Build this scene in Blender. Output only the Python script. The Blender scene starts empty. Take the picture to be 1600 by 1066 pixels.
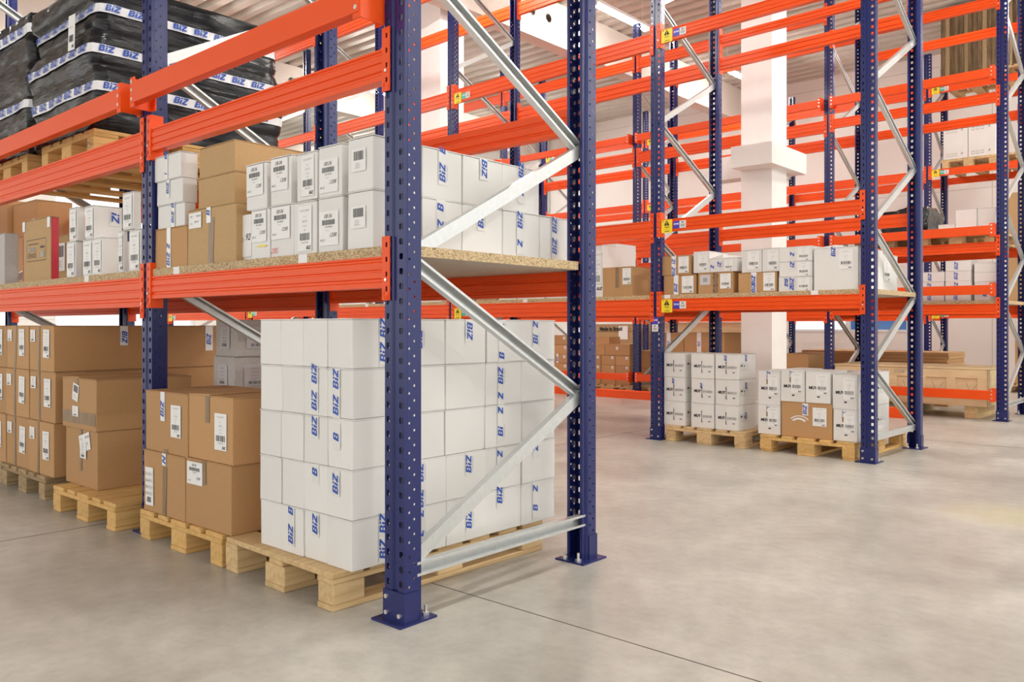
import bpy, bmesh, math, random
from mathutils import Vector, Matrix
R = random.Random(7)
SC = bpy.context.scene
COL = SC.collection
PI = math.pi

# ------------------------------------------------------------------ camera
F_PX, CX, HOR, CAM_H = 1290.0, 800.0, 510.0, 1.07
YAW = math.radians(41.5)
SN, CS = math.sin(YAW), math.cos(YAW)
def fx(px, Y):
    t = (px - CX) / F_PX
    return (t * CS * Y - SN * Y) / (CS + t * SN)
def fy(px, X):
    t = (px - CX) / F_PX
    return (-CS * X - t * SN * X) / (SN - t * CS)
def dep(X, Y): return -SN * X + CS * Y
def fz(py, X, Y): return CAM_H + (HOR - py) / F_PX * dep(X, Y)

cam = bpy.data.cameras.new('camera')
cam.sensor_width = 36.0
cam.lens = F_PX * 36.0 / 1600.0
cam.shift_y = -(533.0 - HOR) / 1600.0
cam.clip_end = 200
camo = bpy.data.objects.new('camera', cam)
COL.objects.link(camo)
camo.location = (0, 0, CAM_H)
camo.rotation_euler = (PI / 2, 0, YAW)
SC.camera = camo

# ------------------------------------------------------------------ materials
def newmat(name):
    m = bpy.data.materials.new(name); m.use_nodes = True
    return m, m.node_tree.nodes, m.node_tree.links, m.node_tree.nodes['Principled BSDF']
def simple(name, col, rough=.5, metal=0., spec=.5, coat=0.):
    m, n, l, b = newmat(name)
    b.inputs['Base Color'].default_value = (*col, 1)
    b.inputs['Roughness'].default_value = rough
    b.inputs['Metallic'].default_value = metal
    b.inputs['Specular IOR Level'].default_value = spec
    b.inputs['Coat Weight'].default_value = coat
    return m
def noisy(name, c1, c2, scale, rough=.6, stretch=(1, 1, 1), detail=4, bump=0., lo=.3, hi=.7, metal=0., coord='Object', rough2=None, perobj=0.):
    m, n, l, b = newmat(name)
    tc = n.new('ShaderNodeTexCoord'); mp = n.new('ShaderNodeMapping')
    mp.inputs['Scale'].default_value = stretch
    l.new(tc.outputs[coord], mp.inputs['Vector'])
    nz = n.new('ShaderNodeTexNoise'); nz.inputs['Scale'].default_value = scale; nz.inputs['Detail'].default_value = detail
    l.new(mp.outputs['Vector'], nz.inputs['Vector'])
    rp = n.new('ShaderNodeValToRGB')
    rp.color_ramp.elements[0].position = lo; rp.color_ramp.elements[1].position = hi
    rp.color_ramp.elements[0].color = (*c1, 1); rp.color_ramp.elements[1].color = (*c2, 1)
    l.new(nz.outputs['Fac'], rp.inputs['Fac'])
    out = rp.outputs['Color']
    if perobj:
        oi = n.new('ShaderNodeObjectInfo'); hs = n.new('ShaderNodeHueSaturation')
        mr = n.new('ShaderNodeMapRange'); mr.inputs['To Min'].default_value = 1 - perobj; mr.inputs['To Max'].default_value = 1 + perobj
        l.new(oi.outputs['Random'], mr.inputs['Value']); l.new(mr.outputs['Result'], hs.inputs['Value'])
        l.new(out, hs.inputs['Color']); out = hs.outputs['Color']
    l.new(out, b.inputs['Base Color'])
    b.inputs['Roughness'].default_value = rough; b.inputs['Metallic'].default_value = metal
    if rough2 is not None:
        mr2 = n.new('ShaderNodeMapRange'); mr2.inputs['To Min'].default_value = rough; mr2.inputs['To Max'].default_value = rough2
        l.new(nz.outputs['Fac'], mr2.inputs['Value']); l.new(mr2.outputs['Result'], b.inputs['Roughness'])
    if bump:
        bp = n.new('ShaderNodeBump'); bp.inputs['Strength'].default_value = bump; bp.inputs['Distance'].default_value = .01
        l.new(nz.outputs['Fac'], bp.inputs['Height']); l.new(bp.outputs['Normal'], b.inputs['Normal'])
    return m
def emit(name, col, s):
    m, n, l, b = newmat(name)
    b.inputs['Base Color'].default_value = (*col, 1)
    b.inputs['Emission Color'].default_value = (*col, 1); b.inputs['Emission Strength'].default_value = s
    return m

M = {}
M['blue'] = simple('blue_powder_coat', (.010, .017, .120), .27, spec=.5)
M['orange'] = simple('orange_red_powder_coat', (.86, .086, .006), .36, spec=.35)
M['galv'] = noisy('galvanised_steel', (.60, .62, .62), (.66, .68, .68), 40, .36, metal=.7)
M['bolt'] = simple('zinc_bolt', (.75, .74, .72), .3, .8)
M['brown'] = noisy('brown_cardboard', (.475, .268, .115), (.52, .298, .132), 60, .75, stretch=(1, 1, 6), perobj=.09)
M['tan'] = noisy('tan_cardboard', (.47, .30, .135), (.53, .345, .165), 60, .7, stretch=(1, 1, 6), perobj=.05)
M['white'] = noisy('white_cardboard', (.775, .765, .745), (.80, .79, .77), 6, .55, perobj=.03)
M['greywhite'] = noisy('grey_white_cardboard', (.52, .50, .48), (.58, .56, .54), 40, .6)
M['paper'] = simple('white_paper', (.86, .86, .85), .5)
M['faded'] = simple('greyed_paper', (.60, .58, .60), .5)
M['tape'] = simple('white_tape', (.84, .85, .88), .22)
M['tapew'] = simple('clear_tape_on_white', (.79, .785, .77), .25)
M['barink'] = simple('bar_code_print', (.07, .07, .07), .5)
M['clear'] = noisy('packing_tape', (.23, .145, .075), (.32, .21, .115), 25, .3, stretch=(1, 1, .2))
M['bluink'] = simple('blue_print', (.02, .085, .45), .4)
M['ink'] = simple('black_print', (.02, .02, .02), .5)
M['greyink'] = simple('grey_print', (.38, .37, .36), .5)
M['redink'] = simple('red_print', (.75, .10, .12), .5)
M['yellow'] = simple('yellow_sign', (.95, .72, .02), .4)
M['taghue'] = simple('violet_blue_tag', (.06, .045, .52), .4)
M['teal'] = simple('teal_tag', (.06, .48, .38), .4)
M['redtape'] = simple('red_tape', (.62, .025, .05), .3)
M['wood'] = noisy('pale_pine', (.56, .37, .17), (.72, .52, .28), 7, .7, stretch=(6, .6, 6), bump=.1, perobj=.10)
M['woodold'] = noisy('weathered_pine', (.30, .205, .105), (.46, .33, .18), 7, .8, stretch=(6, .6, 6), bump=.2, perobj=.14)
M['woodhoney'] = noisy('honey_pine', (.60, .35, .11), (.74, .47, .18), 7, .7, stretch=(6, .6, 6), bump=.1, perobj=.10)
M['ply'] = noisy('plywood', (.66, .49, .27), (.76, .60, .36), 4, .65, stretch=(1, 1, 5), bump=.03)
M['darkcard'] = noisy('dark_corrugated_card', (.12, .08, .04), (.21, .14, .075), 26, .85, stretch=(1, 1, .15), lo=.4, hi=.62)
M['film'] = noisy('black_stretch_film', (.006, .006, .008), (.014, .014, .017), 4.0, .08, stretch=(1.0, 1.0, 6), detail=6, bump=.95, rough2=.22)
M['light'] = emit('lamp_tube', (1, .96, .90), 170)
M['housing'] = simple('lamp_housing', (.8, .8, .78), .4)
M['concolumn'] = noisy('painted_concrete', (.87, .855, .83), (.90, .885, .86), 6, .7)
M['beige'] = simple('beige_girder', (.70, .63, .57), .6)
M['frame'] = simple('white_window_frame', (.8, .82, .84), .4)
M['leaf'] = noisy('leaf_green', (.05, .20, .03), (.16, .38, .07), 6, .5)
M['bark'] = simple('stem_brown', (.16, .10, .05), .8)

M['film'].node_tree.nodes['Principled BSDF'].inputs['Specular IOR Level'].default_value = .38
def mat_glass(name, col, alpha):
    m, n, l, b = newmat(name)
    b.inputs['Base Color'].default_value = (*col, 1); b.inputs['Roughness'].default_value = .08
    b.inputs['Alpha'].default_value = alpha
    return m
M['glass'] = mat_glass('window_glass', (.75, .85, .95), .25)
M['blueglass'] = mat_glass('blue_tinted_glass', (.05, .22, .62), .86)

def particle_board():
    m, n, l, b = newmat('particle_board')
    tc = n.new('ShaderNodeTexCoord')
    v = n.new('ShaderNodeTexVoronoi'); v.inputs['Scale'].default_value = 240
    mp = n.new('ShaderNodeMapping'); mp.inputs['Scale'].default_value = (.6, .6, 1.1)
    l.new(tc.outputs['Object'], mp.inputs['Vector']); l.new(mp.outputs['Vector'], v.inputs['Vector'])
    rp = n.new('ShaderNodeValToRGB')
    e = rp.color_ramp.elements
    e[0].position = .05; e[0].color = (.27, .18, .085, 1); e[1].position = .8; e[1].color = (.66, .51, .31, 1)
    k = e.new(.35); k.color = (.48, .35, .19, 1)
    sp = n.new('ShaderNodeSeparateColor'); l.new(v.outputs['Color'], sp.inputs['Color'])
    l.new(sp.outputs['Red'], rp.inputs['Fac']); l.new(rp.outputs['Color'], b.inputs['Base Color'])
    b.inputs['Roughness'].default_value = .8
    return m
M['board'] = particle_board()
M['boardface'] = noisy('board_face', (.48, .40, .32), (.56, .47, .38), 20, .7)

def concrete():
    m, n, l, b = newmat('polished_concrete')
    tc = n.new('ShaderNodeTexCoord')
    def nz(scale, detail, rough=.55):
        x = n.new('ShaderNodeTexNoise'); x.inputs['Scale'].default_value = scale; x.inputs['Detail'].default_value = detail
        x.inputs['Roughness'].default_value = rough
        l.new(tc.outputs['Object'], x.inputs['Vector']); return x
    a, c, f = nz(1.1, 8, .62), nz(9, 6, .7), nz(.35, 3)
    r1 = n.new('ShaderNodeValToRGB')
    r1.color_ramp.elements[0].position = .32; r1.color_ramp.elements[0].color = (.37, .355, .315, 1)
    r1.color_ramp.elements[1].position = .66; r1.color_ramp.elements[1].color = (.585, .565, .515, 1)
    l.new(a.outputs['Fac'], r1.inputs['Fac'])
    r2 = n.new('ShaderNodeValToRGB')
    r2.color_ramp.elements[0].position = .28; r2.color_ramp.elements[0].color = (.70, .69, .67, 1)
    r2.color_ramp.elements[1].position = .62; r2.color_ramp.elements[1].color = (1.04, 1.03, 1.02, 1)
    l.new(c.outputs['Fac'], r2.inputs['Fac'])
    mx = n.new('ShaderNodeMixRGB'); mx.blend_type = 'MULTIPLY'; mx.inputs['Fac'].default_value = .7
    l.new(r1.outputs['Color'], mx.inputs['Color1']); l.new(r2.outputs['Color'], mx.inputs['Color2'])
    # a pale yellow stain with a shape of its own
    vm = n.new('ShaderNodeVectorMath'); vm.operation = 'DISTANCE'; vm.inputs[1].default_value = (-.96, 5.35, 0)
    l.new(tc.outputs['Object'], vm.inputs[0])
    ad = n.new('ShaderNodeMath'); ad.operation = 'MULTIPLY_ADD'; ad.inputs[1].default_value = .55
    l.new(c.outputs['Fac'], ad.inputs[0]); l.new(vm.outputs['Value'], ad.inputs[2])
    mr = n.new('ShaderNodeMapRange'); mr.inputs['From Min'].default_value = .38; mr.inputs['From Max'].default_value = .7
    mr.inputs['To Min'].default_value = .32; mr.inputs['To Max'].default_value = 0
    l.new(ad.outputs['Value'], mr.inputs['Value'])
    m2 = n.new('ShaderNodeMixRGB'); m2.inputs['Color2'].default_value = (.66, .60, .26, 1)
    l.new(mr.outputs['Result'], m2.inputs['Fac']); l.new(mx.outputs['Color'], m2.inputs['Color1'])
    l.new(m2.outputs['Color'], b.inputs['Base Color'])
    rr = n.new('ShaderNodeMapRange'); rr.inputs['To Min'].default_value = .22; rr.inputs['To Max'].default_value = .5
    l.new(a.outputs['Fac'], rr.inputs['Value']); l.new(rr.outputs['Result'], b.inputs['Roughness'])
    b.inputs['Specular IOR Level'].default_value = .45
    bp = n.new('ShaderNodeBump'); bp.inputs['Strength'].default_value = .04; bp.inputs['Distance'].default_value = .01
    l.new(c.outputs['Fac'], bp.inputs['Height']); l.new(bp.outputs['Normal'], b.inputs['Normal'])
    return m
M['concrete'] = concrete()
M['joint'] = simple('floor_joint_filler', (.10, .085, .07), .8)

def panelwall(name, c, seam, w, h):
    m, n, l, b = newmat(name)
    tc = n.new('ShaderNodeTexCoord')
    br = n.new('ShaderNodeTexBrick')
    br.offset = 0; br.inputs['Scale'].default_value = 1
    br.inputs['Color1'].default_value = (*c, 1); br.inputs['Color2'].default_value = (*c, 1); br.inputs['Mortar'].default_value = (*seam, 1)
    br.inputs['Brick Width'].default_value = w; br.inputs['Row Height'].default_value = h; br.inputs['Mortar Size'].default_value = .008
    sx = n.new('ShaderNodeSeparateXYZ'); l.new(tc.outputs['Object'], sx.inputs['Vector'])
    ad = n.new('ShaderNodeMath'); l.new(sx.outputs['X'], ad.inputs[0]); l.new(sx.outputs['Y'], ad.inputs[1])
    cb = n.new('ShaderNodeCombineXYZ'); l.new(ad.outputs['Value'], cb.inputs['X']); l.new(sx.outputs['Z'], cb.inputs['Y'])
    l.new(cb.outputs['Vector'], br.inputs['Vector']); l.new(br.outputs['Color'], b.inputs['Base Color'])
    b.inputs['Roughness'].default_value = .7
    return m
M['wallpanel'] = panelwall('wall_panels', (.84, .80, .765), (.62, .58, .54), 2.4, 1.25)
M['deck'] = noisy('metal_roof_deck', (.56, .52, .46), (.62, .58, .52), 2, .5)

# ------------------------------------------------------------------ mesh building
class MB:
    def __init__(s): s.v = []; s.f = []; s.m = []; s.uv = None
    def quad(s, a, b, c, d, mi=0):
        k = len(s.v); s.v += [tuple(a), tuple(b), tuple(c), tuple(d)]; s.f.append((k, k + 1, k + 2, k + 3)); s.m.append(mi)
    def poly(s, pts, mi=0):
        k = len(s.v); s.v += [tuple(p) for p in pts]; s.f.append(tuple(range(k, k + len(pts)))); s.m.append(mi)
    def box(s, x0, x1, y0, y1, z0, z1, mi=0):
        k = len(s.v)
        s.v += [(x0, y0, z0), (x1, y0, z0), (x1, y1, z0), (x0, y1, z0), (x0, y0, z1), (x1, y0, z1), (x1, y1, z1), (x0, y1, z1)]
        for q in ((3, 2, 1, 0), (4, 5, 6, 7), (0, 1, 5, 4), (1, 2, 6, 5), (2, 3, 7, 6), (3, 0, 4, 7)):
            s.f.append(tuple(k + i for i in q)); s.m.append(mi)
    def bar(s, a, b, w, h, up=(0, 0, 1), mi=0):
        a, b = Vector(a), Vector(b); d = (b - a).normalized(); u = Vector(up)
        r = d.cross(u).normalized(); u = r.cross(d).normalized()
        k = len(s.v)
        for p in (a, b):
            for sx, sy in ((-1, -1), (1, -1), (1, 1), (-1, 1)):
                s.v.append(tuple(p + r * (sx * w / 2) + u * (sy * h / 2)))
        for q in ((3, 2, 1, 0), (4, 5, 6, 7), (0, 1, 5, 4), (1, 2, 6, 5), (2, 3, 7, 6), (3, 0, 4, 7)):
            s.f.append(tuple(k + i for i in q)); s.m.append(mi)
    def prism(s, prof, a, b, ex, ey, mi=0):
        """closed 2-D profile extruded from a to b; ex, ey = directions of the profile axes"""
        a, b, ex, ey = Vector(a), Vector(b), Vector(ex), Vector(ey)
        k = len(s.v); n = len(prof)
        for p in (a, b):
            for (x, y) in prof: s.v.append(tuple(p + ex * x + ey * y))
        for i in range(n):
            j = (i + 1) % n
            s.f.append((k + i, k + j, k + n + j, k + n + i)); s.m.append(mi)
        s.f.append(tuple(k + n - 1 - i for i in range(n))); s.m.append(mi)
        s.f.append(tuple(k + n + i for i in range(n))); s.m.append(mi)
    def cyl(s, a, b, r, n=10, mi=0, r2=None):
        a, b = Vector(a), Vector(b); d = (b - a).normalized()
        u = d.orthogonal().normalized(); w = d.cross(u)
        k = len(s.v); r2 = r if r2 is None else r2
        for p, rr in ((a, r), (b, r2)):
            for i in range(n):
                t = 2 * PI * i / n; s.v.append(tuple(p + u * (rr * math.cos(t)) + w * (rr * math.sin(t))))
        for i in range(n):
            j = (i + 1) % n; s.f.append((k + i, k + j, k + n + j, k + n + i)); s.m.append(mi)
        s.f.append(tuple(k + n - 1 - i for i in range(n))); s.m.append(mi)
        s.f.append(tuple(k + n + i for i in range(n))); s.m.append(mi)
    def panel(s, o, eu, ev, width, length, holes, pitch, n_side, mi=0):
        """sheet with rows of holes. holes: list of (u0,u1,uc,half_w,half_h,phase,round); strips fill the rest"""
        o, eu, ev = Vector(o), Vector(eu), Vector(ev)
        P = lambda u, v: tuple(o + eu * u + ev * v)
        cur = 0.
        for (u0, u1, uc, hw, hh, ph, rnd) in holes:
            if u0 > cur + 1e-6: s.quad(P(cur, 0), P(u0, 0), P(u0, length), P(cur, length), mi)
            v = 0.
            if ph > 0: s.quad(P(u0, 0), P(u1, 0), P(u1, ph), P(u0, ph), mi); v = ph
            while v + pitch <= length + 1e-6:
                vc = v + pitch / 2
                out = [(u0, v), (uc, v), (u1, v), (u1, vc), (u1, v + pitch), (uc, v + pitch), (u0, v + pitch), (u0, vc)]
                if rnd:
                    inn = [(uc + hw * math.cos(t), vc + hh * math.sin(t)) for t in [PI * (1.25 + .25 * i) for i in range(8)]]
                else:
                    inn = [(uc - hw, vc - hh * .8), (uc, vc - hh), (uc + hw, vc - hh * .8), (uc + hw, vc), (uc + hw, vc + hh * .8), (uc, vc + hh), (uc - hw, vc + hh * .8), (uc - hw, vc)]
                k = len(s.v)
                s.v += [P(*q) for q in out] + [P(*q) for q in inn]
                for i in range(8):
                    j = (i + 1) % 8; s.f.append((k + i, k + j, k + 8 + j, k + 8 + i)); s.m.append(mi)
                v += pitch
            if v < length - 1e-6: s.quad(P(u0, v), P(u1, v), P(u1, length), P(u0, length), mi)
            cur = u1
        if cur < width - 1e-6: s.quad(P(cur, 0), P(width, 0), P(width, length), P(cur, length), mi)
    def mesh(s, name, mats):
        me = bpy.data.meshes.new(name)
        me.from_pydata(s.v, [], s.f)
        for m in mats: me.materials.append(m)
        if any(s.m): me.polygons.foreach_set('material_index', s.m)
        me.update()
        return me

def link(name, me, parent=None, loc=(0, 0, 0), rz=0.):
    o = bpy.data.objects.new(name, me); COL.objects.link(o)
    o.location = loc; o.rotation_euler = (0, 0, rz)
    if parent is not None: o.parent = parent
    return o
def tag(o, label, cat, group=None, kind=None):
    o['label'] = label; o['category'] = cat
    if group: o['group'] = group
    if kind: o['kind'] = kind
    return o
def struct(o, label=None):
    o['kind'] = 'structure'
    if label: o['label'] = label
    return o
def merged(me, dist=.0005):
    bm = bmesh.new(); bm.from_mesh(me); bmesh.ops.remove_doubles(bm, verts=bm.verts, dist=dist)
    bmesh.ops.recalc_face_normals(bm, faces=bm.faces)
    bm.to_mesh(me); bm.free(); return me
def solidified(me, t):
    o = bpy.data.objects.new('tmp', me); COL.objects.link(o)
    md = o.modifiers.new('s', 'SOLIDIFY'); md.thickness = t; md.offset = -1
    dg = bpy.context.evaluated_depsgraph_get()
    r = bpy.data.meshes.new_from_object(o.evaluated_get(dg))
    bpy.data.objects.remove(o); return r
def bevel_mesh(me, w, seg=2):
    bm = bmesh.new(); bm.from_mesh(me)
    bmesh.ops.remove_doubles(bm, verts=bm.verts, dist=.0002)
    bmesh.ops.bevel(bm, geom=list(bm.edges), offset=w, segments=seg, affect='EDGES', profile=.5)
    bm.to_mesh(me); bm.free(); return me

# ------------------------------------------------------------------ lettering
_T = {}
def _logo(s, shear):
    R_ = lambda a, b, c, d: [(a, b), (c, b), (c, d), (a, d)]
    G = {'B': (.80, [R_(0, 0, .27, 1), R_(.27, 0, .62, .20), R_(.27, .42, .60, .58), R_(.27, .80, .60, 1), [(.54, .20), (.62, 0), (.80, .12), (.80, .42), (.66, .50), (.54, .42)], [(.52, .58), (.66, .50), (.77, .62), (.77, .88), (.60, 1), (.52, .80)]]),
         'i': (.25, [R_(0, 0, .25, .64), R_(0, .76, .25, 1)]),
         'Z': (.78, [R_(0, .78, .78, 1), R_(0, 0, .78, .22), [(.0, .22), (.34, .22), (.78, .78), (.44, .78)]])}
    vs, fs, x = [], [], 0.
    for c in s:
        w, ps = G[c]
        for p in ps:
            k = len(vs); vs += [(x + a + shear * b * .8, b) for a, b in p]; fs.append(tuple(range(k, k + len(p))))
        x += w + .10
    return vs, fs, x - .10 + shear * .8
def glyphs(s, bold=True, shear=.0):
    key = (s, bold, shear)
    if key in _T: return _T[key]
    if all(c in 'BiZ' for c in s): _T[key] = _logo(s, shear); return _T[key]
    cu = bpy.data.curves.new('t', 'FONT'); cu.body = s; cu.size = 1; cu.shear = shear; cu.resolution_u = 2
    if bold: cu.offset = .05
    o = bpy.data.objects.new('t', cu); COL.objects.link(o)
    dg = bpy.context.evaluated_depsgraph_get()
    me = bpy.data.meshes.new_from_object(o.evaluated_get(dg))
    vs = [(v.co.x, v.co.y) for v in me.vertices]; fs = [tuple(p.vertices) for p in me.polygons]
    bpy.data.objects.remove(o); bpy.data.meshes.remove(me)
    x0 = min(v[0] for v in vs); x1 = max(v[0] for v in vs); y0 = min(v[1] for v in vs); y1 = max(v[1] for v in vs)
    k = 1 / (y1 - y0)
    r = ([((x - x0) * k, (y - y0) * k) for x, y in vs], fs, (x1 - x0) * k)
    _T[key] = r; return r

class Decal:
    """flat print, tape or paper on one face of a box; (u,v) measured from that face's lower left corner"""
    def __init__(s, pt): s.pt = pt; s.mb = MB(); s.mats = []
    def mi(s, key):
        if key not in s.mats: s.mats.append(key)
        return s.mats.index(key)
    def poly(s, pts, key, off=.0012): s.mb.poly([s.pt(u, v, off) for u, v in pts], s.mi(key))
    def rect(s, u0, v0, w, h, key, off=.0012, ang=0.):
        c, n = math.cos(ang), math.sin(ang)
        s.poly([(u0 + x * c - y * n, v0 + x * n + y * c) for x, y in ((0, 0), (w, 0), (w, h), (0, h))], key, off)
    def text(s, t, u, v, h, key='ink', ang=0., bold=True, shear=.0, off=.002, centre=False, sx=1.):
        vs, fs, wd = glyphs(t, bold, shear)
        c, n = math.cos(ang), math.sin(ang)
        ox = -wd * sx / 2 if centre else 0; oy = -.5 if centre else 0
        k = len(s.mb.v); mi = s.mi(key)
        for x, y in vs:
            x = (x * sx + ox) * h; y = (y + oy) * h
            s.mb.v.append(tuple(s.pt(u + x * c - y * n, v + x * n + y * c, off)))
        for f in fs: s.mb.f.append(tuple(k + i for i in f)); s.mb.m.append(mi)
    def barcode(s, u, v, w, h, key='barink', ang=0., off=.002, n=13, seed=1):
        q = random.Random(seed); c, nn = math.cos(ang), math.sin(ang); x = 0.
        while x < w:
            b = w / n * q.choice((.35, .5, .8)); b = min(b, w - x)
            pts = [(x, 0), (x + b, 0), (x + b, h), (x, h)]
            s.poly([(u + a * c - d * nn, v + a * nn + d * c) for a, d in pts], key, off)
            x += b + w / n * q.choice((.3, .45, .6))
    def build(s, name, parent):
        me = s.mb.mesh(name, [M[k] for k in s.mats]); return link(name, me, parent)
# ------------------------------------------------------------------ cartons
class Carton:
    def __init__(s, x0, x1, y0, y1, z0, z1, label, mat='white', group=None, rz=0., name=None, cat=None, flap=.0025, openflap=0.):
        w, d, h = x1 - x0, y1 - y0, z1 - z0
        s.w, s.d, s.h = w, d, h; s.light = mat in ('white', 'greywhite')
        mb = MB(); t = .0035
        mb.box(-w / 2, w / 2, -d / 2, d / 2, 0, h - t)
        me = mb.mesh('carton', [M[mat]])
        bm = bmesh.new(); bm.from_mesh(me)
        for v in bm.verts:
            v.co.x += R.uniform(-1, 1) * .0012; v.co.y += R.uniform(-1, 1) * .0012
        bmesh.ops.bevel(bm, geom=list(bm.edges), offset=min(.004, h * .06), segments=2, affect='EDGES', profile=.5)
        # two closing flaps on top with a seam along the longer side
        def flapbox(a0, a1, b0, b1, lift):
            k = [bm.verts.new(p) for p in ((a0, b0, h - t), (a1, b0, h - t), (a1, b1, h - t), (a0, b1, h - t))]
            m = [bm.verts.new((p.co.x, p.co.y, h + (lift if abs(p.co.y) < .01 or abs(p.co.x) < .01 else 0))) for p in k]
            for i in range(4):
                j = (i + 1) % 4; bm.faces.new((k[i], k[j], m[j], m[i]))
            bm.faces.new(m)
        e = .0015
        l1 = R.uniform(0, .0015) + openflap; l2 = R.uniform(0, .0015)
        if w >= d:
            flapbox(-w / 2 - e, w / 2 + e, -d / 2 - e, -.001, l1); flapbox(-w / 2 - e, w / 2 + e, .001, d / 2 + e, l2)
        else:
            flapbox(-w / 2 - e, -.001, -d / 2 - e, d / 2 + e, l1); flapbox(.001, w / 2 + e, -d / 2 - e, d / 2 + e, l2)
        bm.to_mesh(me); bm.free()
        nm = name or ('white_carton' if mat in ('white', 'greywhite') else 'cardboard_box')
        s.o = link(nm, me, None, ((x0 + x1) / 2, (y0 + y1) / 2, z0), rz)
        tag(s.o, label, cat or 'box', group)
    def face(s, f):
        w, d, h = s.w, s.d, s.h
        if f == 'F': return Decal(lambda u, v, o: (-w / 2 + u, -d / 2 - .0016 - o, v)), w
        if f == 'E': return Decal(lambda u, v, o: (w / 2 + .0016 + o, -d / 2 + u, v)), d
        if f == 'T': return Decal(lambda u, v, o: (-w / 2 + u, -d / 2 + v, h + .0022 + o)), w
    def tape(s, f, u, texts, w=.046, v0=None, v1=None, key='tape', strip=True, small=True, size=.034, over=False):
        """vertical tape down a face; texts = [(string, v of its centre, +1 reads upward / -1 downward)]"""
        D, fw = s.face(f)
        v0 = 0. if v0 is None else v0; v1 = s.h if v1 is None else v1
        if strip and key == 'tape' and s.light:
            key = 'tapew'
            if texts: v0, v1 = max(v0, min(t[1] for t in texts) - .05), min(v1, max(t[1] for t in texts) + .05)
        if strip: D.rect(u - w / 2, v0, w, v1 - v0, key, .0011)
        if over and f != 'T':
            pass
        for (t, v, dr) in texts:
            D.text(t, u - (.004 * dr if small else 0), v, size, 'bluink', dr * PI / 2, True, .32, .0019, centre=True, sx=1.05)
            if small and size > .02 and len(t) > 1:
                D.text('FULFILLMENT', u + .022 * dr, v, .0075, 'greyink', dr * PI / 2, False, 0, .0019, centre=True)
        return D.build('tape', s.o)
    def plain_tape(s, f, u, v0, v1, w=.045, key='clear', tilt=0.):
        D, fw = s.face(f)
        D.poly([(u - w / 2, v0), (u + w / 2, v0), (u + w / 2 + tilt, v1), (u - w / 2 + tilt, v1)], key, .001)
        return D.build('tape', s.o)
    def print_(s, f, fn, name='print'):
        D, fw = s.face(f); fn(D, fw); return D.build(name, s.o)
    def label(s, f, u, v, w, h, style='biz', seed=1, ang=0., key='paper', off=.0024):
        D, fw = s.face(f)
        c, n = math.cos(ang), math.sin(ang)
        T = lambda x, y: (u + x * w * c - y * h * n, v + x * w * n + y * h * c)
        D.poly([T(0, 0), T(1, 0), T(1, 1), T(0, 1)], key, off)
        o2 = off + .0006
        def txt(t, x, y, hh, k='greyink', bold=False, sh=0.):
            p = T(x, y); D.text(t, p[0], p[1], hh, k, ang, bold, sh, o2, centre=True)
        def bars(x, y, ww, hh, n_=12, k='barink'):
            p = T(x, y); D.barcode(p[0], p[1], ww * w, hh * h, k, ang, o2, n_, seed)
        q = random.Random(seed)
        dg = lambda k: ''.join(q.choice('0123456789') for _ in range(k))
        if style == 'biz':
            txt('FULFILLMENT', .5, .90, .028 * h * 1.5); txt('Quantity', .5, .76, .03 * h)
            txt(dg(2) + '-' + dg(3), .5, .66, .05 * h); txt('Position', .5, .56, .03 * h); txt(dg(2), .5, .47, .045 * h)
            bars(.14, .24, .72, .16); txt(dg(9), .5, .19, .04 * h)
            txt('BiZ', .78, .075, .075 * h, 'ink', True, .3)
        elif style == 'hand':
            txt('08.06', .48, .86, .12 * h, 'ink', False, .35)
            bars(.16, .60, .66, .15, 26); txt('070-' + dg(6), .5, .54, .05 * h, 'ink'); txt('Position', .45, .44, .035 * h)
            txt('1208', .74, .30, .12 * h, 'ink', False, .4); txt('04.12', .18, .16, .07 * h, 'ink', False, .3)
        elif style == 'bars':
            bars(.16, .50, .70, .40, 16)
            for i in range(3): txt(dg(9 + 3 * (i == 2)), .42, .34 - .09 * i, .05 * h, 'greyink')
        elif style == 'small':
            for i in range(4): txt(dg(7), .45, .82 - .17 * i, .08 * h, 'greyink')
            bars(.2, .08, .5, .14, 10)
        elif style == 'wide':
            txt(dg(3), .2, .75, .14 * h, 'greyink'); txt('FR ' + dg(3), .78, .76, .13 * h, 'ink'); txt('AN ' + dg(2), .62, .4, .13 * h, 'ink'); txt(dg(4), .2, .3, .12 * h, 'greyink')
        elif style == 'dot':
            D.poly([T(.3, .3), T(.7, .3), T(.7, .7), T(.3, .7)], 'greyink', o2)
        return D.build('label', s.o)

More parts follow.
